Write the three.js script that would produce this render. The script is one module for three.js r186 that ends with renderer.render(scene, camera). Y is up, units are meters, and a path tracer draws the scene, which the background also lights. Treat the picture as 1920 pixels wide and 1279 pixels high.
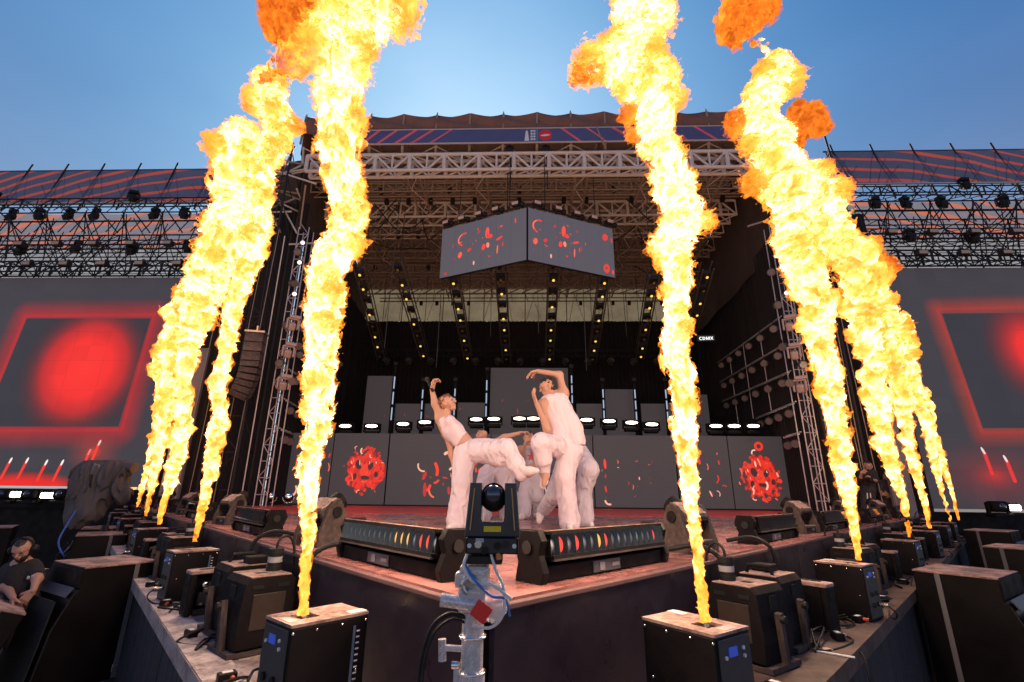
import * as THREE from 'three';
import { RoundedBoxGeometry } from 'three/addons/geometries/RoundedBoxGeometry.js';
import { ImprovedNoise } from 'three/addons/math/ImprovedNoise.js';
import { mergeGeometries, mergeVertices } from 'three/addons/utils/BufferGeometryUtils.js';

// ---------- camera, sky, sun, exposure ----------
const scene = new THREE.Scene();
const EYE = 2.16, PITCH = Math.atan(285 / 900), ROLL = 0.0115;
const camera = new THREE.PerspectiveCamera(2 * Math.atan(639.5 / 900) * 180 / Math.PI, 1920 / 1279, 0.05, 4000);
camera.position.set(0, EYE, 0);
camera.rotation.order = 'YXZ';
camera.rotation.set(PITCH, 0, ROLL);
const renderer = new THREE.WebGLRenderer({ antialias: true });
renderer.setSize(1024, 682);
renderer.toneMapping = THREE.LinearToneMapping;
renderer.toneMappingExposure = 1.3;
renderer.shadowMap.enabled = true;

const SUN = new THREE.Vector3(-0.12, Math.sin(0.56), -Math.cos(0.56)).normalize();   // behind the stage
const skyNoise = new ImprovedNoise(), skyFbm = (x, y, z) => skyNoise.noise(x, y, z) + 0.5 * skyNoise.noise(x * 2.1, y * 2.1, z * 2.1) + 0.25 * skyNoise.noise(x * 4.3, y * 4.3, z * 4.3);
{
  const w = 512, h = 256, a = new Float32Array(w * h * 4);
  const mix = (p, q, t) => p.map((x, i) => x + (q[i] - x) * t);
  for (let j = 0; j < h; j++) for (let i = 0; i < w; i++) {
    const el = ((j + 0.5) / h - 0.5) * Math.PI, az = ((i + 0.5) / w - 0.5) * 2 * Math.PI;
    const d = [Math.cos(el) * Math.cos(az), Math.sin(el), Math.cos(el) * Math.sin(az)];
    const g = Math.acos(Math.min(1, Math.max(-1, d[0] * SUN.x + d[1] * SUN.y + d[2] * SUN.z))) * 180 / Math.PI;
    const near = Math.exp(-Math.pow(g / 17.5, 2)), wide = Math.exp(-Math.pow(g / 37, 2)), low = Math.exp(-Math.pow(Math.max(0, el) / 0.34, 1.6));
    let c = mix([0.006, 0.078, 0.27], [0.175, 0.415, 0.70], wide);
    c = mix(c, [0.50, 0.69, 0.86], near);
    c = mix(c, [0.60, 0.62, 0.65], low * 0.85);
    const hz = 1 + 0.07 * skyFbm(d[0] * 2.2, d[1] * 6, d[2] * 2.2); c = [c[0] * (1 + (hz - 1) * 2.2), c[1] * (1 + (hz - 1) * 1.2), c[2] * hz];
    if (el < 0) c = [0.12, 0.12, 0.13];
    a.set([...c, 1], (j * w + i) * 4);
  }
  const sky = new THREE.DataTexture(a, w, h, THREE.RGBAFormat, THREE.FloatType);
  sky.mapping = THREE.EquirectangularReflectionMapping;
  sky.magFilter = sky.minFilter = THREE.LinearFilter; sky.needsUpdate = true;
  scene.background = sky; scene.environment = sky;
}
const sun = new THREE.DirectionalLight(new THREE.Color(1, 0.9, 0.76), 3.2);
sun.position.copy(SUN).multiplyScalar(80); sun.castShadow = true;
Object.assign(sun.shadow.camera, { left: -40, right: 40, top: 40, bottom: -40, near: 1, far: 200 });
sun.shadow.mapSize.set(2048, 2048);
scene.add(sun, sun.target);

// ---------- helpers ----------
let seed = 12345;
const rnd = () => { seed = (seed + 0x6D2B79F5) | 0; let t = Math.imul(seed ^ (seed >>> 15), 1 | seed); t = (t + Math.imul(t ^ (t >>> 7), 61 | t)) ^ t; return ((t ^ (t >>> 14)) >>> 0) / 4294967296; };
const rr = (a, b) => a + (b - a) * rnd();
const V = (x, y, z) => new THREE.Vector3(x, y, z);
const noise = new ImprovedNoise();
const N3 = (x, y, z) => noise.noise(x, y, z);
const fbm = (x, y, z, o = 3) => { let s = 0, a = 0.5, f = 1; for (let i = 0; i < o; i++) { s += a * N3(x * f, y * f, z * f + i * 7.3); a *= 0.5; f *= 2.07; } return s; };
// direction of a point of the photograph, and where it meets an upright plane at depth z or a level plane at height y
function ray(u, v) {
  let dx = u - 960, dy = v - 639.5; [dx, dy] = [dx + ROLL * dy, dy - ROLL * dx];
  const x = dx / 900, y = -dy / 900, c = Math.cos(PITCH), s = Math.sin(PITCH);
  return V(x, y * c + s, -(c - y * s));
}
const P = (u, v, z) => { const r = ray(u, v); return r.multiplyScalar(-Math.abs(z) / r.z).add(V(0, EYE, 0)); };
const axial = (p) => (-p.z) * Math.cos(PITCH) + (p.y - EYE) * Math.sin(PITCH);   // depth along the lens, for sizes

const taken = {};
const numbered = (n) => { const k = taken[n] = (taken[n] ?? -1) + 1; return k ? n + '_' + String(k).padStart(3, '0') : n; };
function tag(o, label, category, group, kind) {
  if (label) o.userData.label = label; if (category) o.userData.category = category;
  if (group) o.userData.group = group; if (kind) o.userData.kind = kind; return o;
}
function thing(name, label, category, pos = [0, 0, 0], turn = 0, group, kind) {
  const o = new THREE.Group(); o.name = numbered(name); o.position.set(...(pos.isVector3 ? pos.toArray() : pos)); o.rotation.y = turn;
  scene.add(o); return tag(o, label, category, group, kind);
}
function copyOf(src, name, label, pos, turn) {
  const o = src.clone(); o.name = numbered(name); o.userData = { ...src.userData, label }; scene.add(o);
  o.position.set(...(pos.isVector3 ? pos.toArray() : pos)); o.rotation.y = turn; return o;
}
function part(parent, name, geo, mat, kind) {
  const m = new THREE.Mesh(Array.isArray(geo) ? merge(geo) : geo, mat); m.name = name; m.castShadow = m.receiveShadow = true;
  if (kind) m.userData.kind = kind; parent.add(m); return m;
}
function single(name, geo, mat, label, category, group, kind) {
  const m = part(scene, numbered(name), geo, mat); return tag(m, label, category, group, kind);
}
function clean(g) {
  if (!g.attributes.normal) g.computeVertexNormals();
  for (const k of Object.keys(g.attributes)) if (!['position', 'normal', 'uv'].includes(k)) g.deleteAttribute(k);
  if (!g.attributes.uv) uvBox(g, 1);
  return g.index ? g.toNonIndexed() : g;
}
const merge = (list) => list.length === 1 ? list[0] : mergeGeometries(list.map(clean));
function uvBox(g, s = 1) {                                    // uv in metres from the dominant axis
  const p = g.attributes.position, n = g.attributes.normal, uv = new Float32Array(p.count * 2);
  for (let i = 0; i < p.count; i++) {
    const x = Math.abs(n.getX(i)), y = Math.abs(n.getY(i)), z = Math.abs(n.getZ(i));
    const a = y >= x && y >= z ? [p.getX(i), p.getZ(i)] : x >= z ? [p.getZ(i), p.getY(i)] : [p.getX(i), p.getY(i)];
    uv[2 * i] = a[0] * s + 0.37; uv[2 * i + 1] = a[1] * s + 0.21;
  }
  g.setAttribute('uv', new THREE.BufferAttribute(uv, 2)); return g;
}
const bx = (w, h, d, x = 0, y = 0, z = 0) => uvBox(new THREE.BoxGeometry(w, h, d).translate(x, y, z));
const rb = (w, h, d, x = 0, y = 0, z = 0, r = 0.012, s = 2) => uvBox(new RoundedBoxGeometry(w, h, d, s, Math.min(r, w / 2.1, h / 2.1, d / 2.1)).translate(x, y, z));
const cy = (r, h, x = 0, y = 0, z = 0, n = 16, r2 = r) => new THREE.CylinderGeometry(r2, r, h, n).translate(x, y, z);
const UPV = V(0, 1, 0);
function bar(a, b, r, n = 8, square = false) {
  const d = b.clone().sub(a), L = d.length();
  const g = square ? new THREE.BoxGeometry(2 * r, L, 2 * r) : new THREE.CylinderGeometry(r, r, L, n);
  return g.applyQuaternion(new THREE.Quaternion().setFromUnitVectors(UPV, d.normalize())).translate((a.x + b.x) / 2, (a.y + b.y) / 2, (a.z + b.z) / 2);
}
const tube = (pts, r, n = 24, k = 8) => new THREE.TubeGeometry(new THREE.CatmullRomCurve3(pts), n, r, k);
function prism(poly, y0, y1) {                                 // polygon of [x, z], extruded upwards
  const s = new THREE.Shape(poly.map(([x, z]) => new THREE.Vector2(x, -z)));
  const g = new THREE.ExtrudeGeometry(s, { depth: y1 - y0, bevelEnabled: false }).rotateX(-Math.PI / 2).translate(0, y0, 0);
  return uvBox(g);
}
function profile(poly, w, bevel = 0) {                         // polygon of [z, y], extruded along x, centred
  const s = new THREE.Shape(poly.map(([z, y]) => new THREE.Vector2(z, y)));
  const g = new THREE.ExtrudeGeometry(s, { depth: w - 2 * bevel, bevelEnabled: bevel > 0, bevelSize: bevel, bevelThickness: bevel, bevelSegments: 2, steps: 1 });
  g.translate(0, 0, -w / 2 + bevel).rotateY(-Math.PI / 2); return uvBox(g);
}
// surface nets: closed surface where field > 0
function nets(lo, hi, cell, f) {
  const n = [0, 1, 2].map((k) => Math.max(3, Math.ceil((hi[k] - lo[k]) / cell) + 1)), [nx, ny, nz] = n;
  const F = new Float32Array(nx * ny * nz), at = (i, j, k) => (k * ny + j) * nx + i;
  for (let k = 0; k < nz; k++) for (let j = 0; j < ny; j++) for (let i = 0; i < nx; i++)
    F[at(i, j, k)] = i && j && k && i < nx - 1 && j < ny - 1 && k < nz - 1 ? f(lo[0] + i * cell, lo[1] + j * cell, lo[2] + k * cell) : -1;
  const ids = new Int32Array(F.length).fill(-1), pos = [], idx = [];
  for (let k = 0; k < nz - 1; k++) for (let j = 0; j < ny - 1; j++) for (let i = 0; i < nx - 1; i++) {
    let x = 0, y = 0, z = 0, c = 0;
    const e = (i0, j0, k0, i1, j1, k1) => {
      const a = F[at(i + i0, j + j0, k + k0)], b = F[at(i + i1, j + j1, k + k1)];
      if ((a > 0) !== (b > 0)) { const t = a / (a - b); x += i0 + (i1 - i0) * t; y += j0 + (j1 - j0) * t; z += k0 + (k1 - k0) * t; c++; }
    };
    const s = (F[at(i, j, k)] > 0) + (F[at(i + 1, j, k)] > 0) + (F[at(i, j + 1, k)] > 0) + (F[at(i + 1, j + 1, k)] > 0) + (F[at(i, j, k + 1)] > 0) + (F[at(i + 1, j, k + 1)] > 0) + (F[at(i, j + 1, k + 1)] > 0) + (F[at(i + 1, j + 1, k + 1)] > 0);
    if (s === 0 || s === 8) continue;
    e(0, 0, 0, 1, 0, 0); e(0, 1, 0, 1, 1, 0); e(0, 0, 1, 1, 0, 1); e(0, 1, 1, 1, 1, 1);
    e(0, 0, 0, 0, 1, 0); e(1, 0, 0, 1, 1, 0); e(0, 0, 1, 0, 1, 1); e(1, 0, 1, 1, 1, 1);
    e(0, 0, 0, 0, 0, 1); e(1, 0, 0, 1, 0, 1); e(0, 1, 0, 0, 1, 1); e(1, 1, 0, 1, 1, 1);
    ids[at(i, j, k)] = pos.length / 3;
    pos.push(lo[0] + (i + x / c) * cell, lo[1] + (j + y / c) * cell, lo[2] + (k + z / c) * cell);
  }
  const quad = (a, b, c, d, flip) => { if (a < 0 || b < 0 || c < 0 || d < 0) return; flip ? idx.push(a, c, b, a, d, c) : idx.push(a, b, c, a, c, d); };
  for (let k = 1; k < nz - 1; k++) for (let j = 1; j < ny - 1; j++) for (let i = 1; i < nx - 1; i++) {
    const a = F[at(i, j, k)] > 0;
    if (a !== F[at(i + 1, j, k)] > 0) quad(ids[at(i, j - 1, k - 1)], ids[at(i, j, k - 1)], ids[at(i, j, k)], ids[at(i, j - 1, k)], !a);
    if (a !== F[at(i, j + 1, k)] > 0) quad(ids[at(i - 1, j, k - 1)], ids[at(i - 1, j, k)], ids[at(i, j, k)], ids[at(i, j, k - 1)], !a);
    if (a !== F[at(i, j, k + 1)] > 0) quad(ids[at(i - 1, j - 1, k)], ids[at(i, j - 1, k)], ids[at(i, j, k)], ids[at(i - 1, j, k)], !a);
  }
  const g = new THREE.BufferGeometry();
  g.setAttribute('position', new THREE.Float32BufferAttribute(pos, 3)); g.setIndex(idx); g.computeVertexNormals(); return g;
}

// ---------- textures ----------
function tileNoise(size, period, oct, s0 = 0) {               // tileable value noise, 0..1
  const out = new Float32Array(size * size); let amp = 0.5, tot = 0;
  for (let o = 0; o < oct; o++) {
    const p = period << o, lat = new Float32Array(p * p); seed = 991 + o * 71 + s0 * 313; for (let i = 0; i < lat.length; i++) lat[i] = rnd();
    for (let y = 0; y < size; y++) for (let x = 0; x < size; x++) {
      const fx = x / size * p, fy = y / size * p, ix = fx | 0, iy = fy | 0; let tx = fx - ix, ty = fy - iy; tx = tx * tx * (3 - 2 * tx); ty = ty * ty * (3 - 2 * ty);
      const a = lat[iy * p + ix], b = lat[iy * p + (ix + 1) % p], c = lat[((iy + 1) % p) * p + ix], d = lat[((iy + 1) % p) * p + (ix + 1) % p];
      out[y * size + x] += amp * (a + (b - a) * tx + (c - a) * ty + (a - b - c + d) * tx * ty);
    }
    tot += amp; amp *= 0.55;
  }
  return out.map((v) => v / tot);
}
function dataTex(arr, size, fn, rep = 1, srgb = false) {
  const d = new Uint8Array(size * size * 4);
  for (let i = 0; i < size * size; i++) { const c = fn(arr[i], i % size, (i / size) | 0); d.set([c[0] * 255, c[1] * 255, c[2] * 255, 255].map((x) => Math.max(0, Math.min(255, x))), i * 4); }
  const t = new THREE.DataTexture(d, size, size); t.wrapS = t.wrapT = THREE.RepeatWrapping; t.magFilter = THREE.LinearFilter; t.minFilter = THREE.LinearMipmapLinearFilter; t.repeat.set(rep, rep);
  if (srgb) t.colorSpace = THREE.SRGBColorSpace; t.needsUpdate = true; return t;
}
const rep = (t, r, r2 = r) => { const c = t.clone(); c.repeat.set(r, r2); c.needsUpdate = true; return c; };
const nA = tileNoise(512, 4, 7), nB = tileNoise(512, 24, 4, 2), nC = tileNoise(512, 6, 6, 5);
const T = {
  grime: dataTex(nA, 512, (v, x, y) => { const s = 0.62 + 0.55 * v + 0.25 * (nB[y * 512 + x] - 0.5); return [s, s * 0.98, s * 0.96]; }),
  rough: dataTex(nC, 512, (v, x, y) => { const s = 0.35 + 0.75 * v + 0.2 * (nB[y * 512 + x] - 0.5); return [s, s, s]; }),
  dust: dataTex(nA, 512, (v, x, y) => { const k = Math.max(0, Math.min(1, (v + 0.5 * nB[y * 512 + x] - 0.45) * 2.2)), q = nC[y * 512 + x]; return [0.35 + 0.65 * k, 0.32 + 0.62 * k, 0.30 + 0.6 * k].map((c) => c * (0.8 + 0.35 * q)); }),
  fine: dataTex(nB, 512, (v) => [v, v, v]),
  coarse: dataTex(nC, 512, (v) => [v, v, v]),
  streak: dataTex(nA, 512, (v, x, y) => { const q = nB[((y >> 4) * 512 + x) % (512 * 512)], s = 0.6 + 0.35 * v + 0.3 * q; return [s, s, s]; }),
};
const canvas = (w, h, draw) => { const c = document.createElement('canvas'); c.width = w; c.height = h; draw(c.getContext('2d'), w, h); const t = new THREE.CanvasTexture(c); t.colorSpace = THREE.SRGBColorSpace; t.anisotropy = 8; return t; };
const std = (r, g, b, rough = 0.6, o = {}) => { const m = new THREE.MeshStandardMaterial({ roughness: rough, ...o }); m.color.setRGB(r, g, b); return m; };
const phy = (r, g, b, rough, o = {}) => { const m = new THREE.MeshPhysicalMaterial({ roughness: rough, ...o }); m.color.setRGB(r, g, b); return m; };
const M = {
  black: phy(0.0105, 0.0085, 0.0098, 0.75, { specularIntensity: 0.25, map: rep(T.grime, 1.3), roughnessMap: rep(T.rough, 1.1), bumpMap: rep(T.fine, 3), bumpScale: 0.0006 }),
  black2: phy(0.0125, 0.0100, 0.0118, 0.85, { specularIntensity: 0.2, map: rep(T.grime, 2.1), roughnessMap: rep(T.rough, 1.7), bumpMap: rep(T.fine, 4), bumpScale: 0.0005 }),
  dusty: std(0.50, 0.345, 0.30, 0.95, { map: rep(T.dust, 1.9), bumpMap: rep(T.fine, 3), bumpScale: 0.0008 }),
  dustside: std(0.085, 0.064, 0.062, 0.95, { map: rep(T.dust, 1.2), bumpMap: rep(T.fine, 3), bumpScale: 0.0008 }),
  hole: std(0.004, 0.004, 0.004, 0.9),
  rubber: phy(0.012, 0.0115, 0.012, 0.55, { specularIntensity: 0.5 }),
  steel: std(0.62, 0.60, 0.58, 0.34, { metalness: 0.85, roughnessMap: rep(T.rough, 2), map: rep(T.grime, 3) }),
  white: std(0.70, 0.70, 0.68, 0.5),
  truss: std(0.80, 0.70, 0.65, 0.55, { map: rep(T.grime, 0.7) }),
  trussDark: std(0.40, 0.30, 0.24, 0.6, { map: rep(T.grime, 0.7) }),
  iron: phy(0.030, 0.027, 0.028, 0.6, { specularIntensity: 0.5, map: rep(T.grime, 1) }),
  glass: phy(0.02, 0.022, 0.028, 0.08, { clearcoat: 1, clearcoatRoughness: 0.04 }),
  lens: phy(0.05, 0.055, 0.07, 0.06, { clearcoat: 1, clearcoatRoughness: 0.02, metalness: 0.4 }),
  chrome: std(0.85, 0.85, 0.88, 0.12, { metalness: 1 }),
};
const glow = (r, g, b) => { const m = std(0.02, 0.02, 0.02, 0.5); m.emissive.setRGB(r, g, b); return m; };
// ---------- ground and stage ----------
const DECK = 1.75, LEDGE = 1.2;
const TIP = [-0.09, -2.1], dL = [-0.656, -0.755], dR = [0.70, -0.714], nL = [-0.755, 0.656], nR = [0.714, 0.70];
const EL = (t, o = 0) => [TIP[0] + dL[0] * t + nL[0] * o, TIP[1] + dL[1] * t + nL[1] * o];
const ER = (t, o = 0) => [TIP[0] + dR[0] * t + nR[0] * o, TIP[1] + dR[1] * t + nR[1] * o];
const apex = (o) => { const D = nL[0] * nR[1] - nL[1] * nR[0]; return [TIP[0] + (o * nR[1] - o * nL[1]) / D, TIP[1] + (nL[0] * o - nR[0] * o) / D]; };
const faceL = Math.atan2(nL[0], nL[1]), faceR = Math.atan2(nR[0], nR[1]);   // turn that points +z outwards
single('ground', uvBox(new THREE.PlaneGeometry(3000, 3000).rotateX(-Math.PI / 2)), std(0.30, 0.225, 0.17, 0.95, { map: rep(T.grime, 0.3) }), 'dusty tan festival field around the stage', '', null, 'structure');
{
  const stage = thing('stage', 'black V-shaped stage thrust with dusty pink deck', '', [0, 0, 0], 0, null, 'structure');
  const deckMat = std(0.52, 0.23, 0.22, 0.36, { map: rep(T.dust, 0.55), roughnessMap: rep(T.rough, 0.35), bumpMap: rep(T.fine, 1.5), bumpScale: 0.0006 });
  part(stage, 'deck', prism([TIP, ER(17), [13, -25], [-13, -25], EL(18)], 1.68, DECK), deckMat);
  part(stage, 'red_floor', prism([[-6.7, -9.9], [7.4, -9.9], [10.5, -13.15], [11.5, -15.2], [-11.2, -15.2], [-9.9, -13.6]], DECK + 0.0005, DECK + 0.006), std(0.88, 0.085, 0.075, 0.45, { map: rep(T.grime, 0.5) }));  // red floor, with the red glow of the screen wall put into its colour
  const edge = std(0.16, 0.08, 0.08, 0.7, { map: rep(T.grime, 1) });
  const walls = [[0.030, 0.022, 0.033], [0.026, 0.020, 0.029], [0.034, 0.024, 0.034]].map((c) => phy(...c, 0.5, { specularIntensity: 0.5, map: rep(T.grime, 0.8), roughnessMap: rep(T.rough, 0.8), bumpMap: rep(T.coarse, 0.6), bumpScale: 0.004 }));
  const cloth = [[0.022, 0.022, 0.030], [0.026, 0.025, 0.034]].map((c) => std(...c, 0.85, { map: rep(T.streak, 0.7), bumpMap: rep(T.coarse, 0.5), bumpScale: 0.012 }));
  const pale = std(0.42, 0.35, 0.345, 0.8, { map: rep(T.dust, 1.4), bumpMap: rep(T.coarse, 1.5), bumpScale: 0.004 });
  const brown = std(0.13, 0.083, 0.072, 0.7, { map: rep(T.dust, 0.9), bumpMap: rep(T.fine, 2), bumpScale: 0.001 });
  for (const [E, face, len, W] of [[EL, faceL, 17.6, 0.60], [ER, faceR, 16.6, 0.64]]) {
    const left = E === EL;
    for (let t = 0.02, i = 0; t < len; t += 2.0, i++) {
      const w = Math.min(2.0, len - t), [x, z] = E(t + w / 2, 0.012);
      part(stage, 'wall_panel', bx(w - 0.008, 0.505, 0.03).rotateY(face).translate(x, 1.4625, z), walls[i % 3]);
      const [x1, z1] = E(t + w / 2, 0.02); part(stage, 'edge_trim', rb(w - 0.004, 0.024, 0.04, 0, 0, 0, 0.006).rotateY(face).translate(x1, 1.728, z1), edge);
    }
    const a0 = apex(W), a1 = E(len, W), a2 = E(len, -0.3), a3 = apex(-0.3);
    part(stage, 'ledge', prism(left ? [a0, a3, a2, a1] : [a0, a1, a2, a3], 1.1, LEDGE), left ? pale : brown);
    for (let t = 0.0, i = 0; t < len; t += 1.6, i++) {
      const [x, z] = E(t + 0.8, W - 0.06);
      const g = new THREE.BoxGeometry(1.595, 1.1, 0.02, 40, 1, 1), p = g.attributes.position;
      for (let k = 0; k < p.count; k++) { const s = Math.sin(p.getX(k) * 14 + i * 2.1) + 0.5 * Math.sin(p.getX(k) * 37 + i); p.setZ(k, p.getZ(k) + s * 0.012 * (0.7 - p.getY(k))); }
      g.computeVertexNormals();
      part(stage, 'skirt_panel', uvBox(g).rotateY(face).translate(x, 0.55, z), cloth[i % 2]);
    }
  }
  // paler strip along the left ledge rim
  const a = E0(EL, 0.3, 0.40), b = E0(EL, 0.3, 0.595), c = E0(EL, 17, 0.595), d = E0(EL, 17, 0.40);
  part(stage, 'ledge_pale_strip', prism([a, b, c, d], LEDGE + 0.002, LEDGE + 0.007), std(0.62, 0.54, 0.53, 0.85, { map: rep(T.dust, 2.3), bumpMap: rep(T.coarse, 2), bumpScale: 0.006 }));
}
function E0(E, t, o) { return E(t, o); }
// ---------- equipment on the ledge ----------
const screwGeo = new THREE.SphereGeometry(0.006, 8, 6), dustTop = M.dusty;
function flameMachine(label) {
  const t = thing('flame_machine', label, 'flame machine', [0, 0, 0], 0, 'flame machines along the stage edge');
  const w = 0.26, h = 0.42, d = 0.37, nz = 0.065;
  part(t, 'body', rb(w, h - 0.02, d, 0, h / 2 - 0.004, 0, 0.01), M.black);
  const b0 = nz - 0.045 + d / 2, b1 = d / 2 - nz - 0.045;
  const top = [bx(w - 0.002, 0.012, b0, 0, h - 0.008, -d / 2 + b0 / 2), bx(w - 0.002, 0.012, b1, 0, h - 0.008, d / 2 - b1 / 2), bx(0.075, 0.012, 0.09, -0.0915, h - 0.008, nz), bx(0.075, 0.012, 0.09, 0.0915, h - 0.008, nz)];
  part(t, 'top_panel', top, dustTop);
  part(t, 'nozzle_well', [bx(0.108, 0.004, 0.09, 0, h - 0.022, nz)], M.hole);
  part(t, 'nozzle', [cy(0.016, 0.022, 0, h - 0.012, nz, 12, 0.011)], M.steel);
  part(t, 'label_sticker', bx(0.05, 0.002, 0.085, 0.085, h - 0.001, -0.145), M.white);
  part(t, 'label_sticker', bx(0.10, 0.002, 0.045, 0.02, h - 0.001, 0.15), std(0.62, 0.5, 0.45, 0.8));
  for (const s of [-1, 1]) for (const [y, z] of [[0.385, -0.17], [0.385, -0.05], [0.385, 0.07], [0.385, 0.175], [0.19, 0.13], [0.19, -0.14], [0.03, 0.16], [0.03, -0.16]])
    part(t, 'screw', screwGeo, M.chrome).position.set(s * (w / 2 + 0.001), y, z);
  for (let k = 0; k < 10; k++) part(t, 'vent_slot', bx(0.003, 0.006, 0.016, 0, 0, 0), M.white).position.set(w / 2 + 0.001, 0.13 + k * 0.024, -0.135);
  part(t, 'vent_plate', bx(0.002, 0.27, 0.012, w / 2 + 0.001, 0.235, -0.115), std(0.10, 0.14, 0.24, 0.4));
  part(t, 'front_plate', rb(w - 0.03, h - 0.05, 0.006, 0, h / 2, d / 2 + 0.002, 0.004), std(0.05, 0.048, 0.052, 0.5, { map: rep(T.grime, 2) }));
  part(t, 'display', bx(0.06, 0.035, 0.004, -0.02, 0.345, d / 2 + 0.007), glow(0.01, 0.03, 0.22));
  for (const [x, y] of [[-0.075, 0.33], [0.055, 0.35], [0.06, 0.32]]) part(t, 'button', cy(0.008, 0.008, 0, 0, 0, 10).rotateX(Math.PI / 2).translate(x, y, d / 2 + 0.008), M.white);
  for (const [x, y] of [[-0.05, 0.2], [0.04, 0.2], [-0.05, 0.12], [0.04, 0.12]]) part(t, 'socket', cy(0.017, 0.014, 0, 0, 0, 14).rotateX(Math.PI / 2).translate(x, y, d / 2 + 0.01), M.rubber);
  part(t, 'plug', cy(0.013, 0.07, 0, 0, 0, 12).rotateX(Math.PI / 2).translate(0.04, 0.12, d / 2 + 0.045), M.steel);
  part(t, 'cable', tube([V(0.04, 0.12, d / 2 + 0.07), V(0.05, 0.07, d / 2 + 0.12), V(0.10, 0.02, d / 2 + 0.09), V(0.2, 0.008, d / 2 + 0.02), V(0.5, 0.008, d / 2 - 0.08)], 0.006), M.rubber);
  for (const [x, z] of [[-0.1, -0.16], [0.1, -0.16], [-0.1, 0.16], [0.1, 0.16]]) part(t, 'foot', cy(0.015, 0.008, x, 0.004, z, 10), M.rubber);
  return t;
}
// big strobe unit: tapered housing in a floor bracket, with a power plug in the top of the front ones
function strobeUnit(label, plug) {
  const t = thing('stage_light', label, 'stage light', [0, 0, 0], 0, plug ? 'tall strobe lights with a power plug on the stage ledge' : 'tall strobe lights with a carrying handle on the stage ledge');
  const b = [[-0.155, 0.05], [0.155, 0.05], [0.165, 0.15], [0.15, 0.40], [0.125, 0.43], [-0.125, 0.43], [-0.15, 0.40], [-0.165, 0.15]];
  part(t, 'housing', profile(b, 0.33, 0.008), M.black2);
  const top = [bx(0.325, 0.01, 0.10, 0, 0.436, -0.074), bx(0.325, 0.01, 0.075, 0, 0.436, 0.0875), bx(0.13, 0.01, 0.074, -0.097, 0.436, 0.013), bx(0.12, 0.01, 0.074, 0.102, 0.436, 0.013)];
  part(t, 'top_panel', top, dustTop);
  part(t, 'top_slot', bx(0.075, 0.004, 0.074, 0.005, 0.432, 0.013), M.hole);
  for (const s of [-1, 1]) {
    part(t, 'face_panel', rb(0.008, 0.2, 0.2, s * 0.166, 0.24, 0, 0.004), std(0.05, 0.036, 0.032, 0.35, { map: rep(T.grime, 2) }));
    part(t, 'vent', bx(0.004, 0.02, 0.07, s * 0.167, 0.38, 0.08), M.hole);
    part(t, 'vent', bx(0.004, 0.02, 0.07, s * 0.167, 0.38, -0.08), M.hole);
  }
  part(t, 'end_window', bx(0.08, 0.07, 0.004, 0.0, 0.35, 0.166), M.hole);
  part(t, 'bracket_arm', bar(V(0.02, 0.02, 0.185), V(-0.02, 0.30, 0.2), 0.018, 4, true), M.dustside);
  part(t, 'bracket_arm', bar(V(0.02, 0.02, -0.185), V(-0.02, 0.30, -0.2), 0.018, 4, true), M.dustside);
  part(t, 'bracket_base', [bx(0.33, 0.028, 0.05, 0.0, 0.02, 0.175), bx(0.33, 0.028, 0.05, 0.0, 0.02, -0.175), bx(0.05, 0.026, 0.30, -0.14, 0.018, 0), bx(0.05, 0.026, 0.30, 0.14, 0.018, 0)], M.dustside);
  part(t, 'knob', cy(0.022, 0.03, 0, 0, 0, 12).rotateX(Math.PI / 2).translate(-0.02, 0.27, 0.225), M.rubber);
  if (plug) {
    part(t, 'plug', [cy(0.05, 0.03, -0.04, 0.455, -0.09, 20), cy(0.045, 0.09, -0.04, 0.515, -0.09, 20)], M.rubber);
    part(t, 'plug_band', cy(0.047, 0.035, -0.04, 0.51, -0.09, 20), std(0.28, 0.27, 0.29, 0.6));
    part(t, 'plug_cap', cy(0.049, 0.035, -0.04, 0.562, -0.09, 20), M.rubber);
    part(t, 'cable', tube([V(-0.04, 0.57, -0.09), V(-0.04, 0.63, -0.1), V(-0.045, 0.66, -0.15), V(-0.05, 0.62, -0.2), V(-0.05, 0.5, -0.23), V(-0.05, 0.2, -0.24)], 0.009), M.rubber);
  } else {
    part(t, 'handle', [bar(V(-0.1, 0.435, 0.08), V(-0.1, 0.49, 0.06), 0.012), bar(V(-0.1, 0.435, -0.1), V(-0.1, 0.49, -0.08), 0.012), bar(V(-0.1, 0.49, 0.065), V(-0.1, 0.49, -0.085), 0.014)], M.black);
    part(t, 'lid_box', rb(0.12, 0.05, 0.14, 0.07, 0.465, -0.05, 0.01), M.black);
  }
  return t;
}
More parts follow.
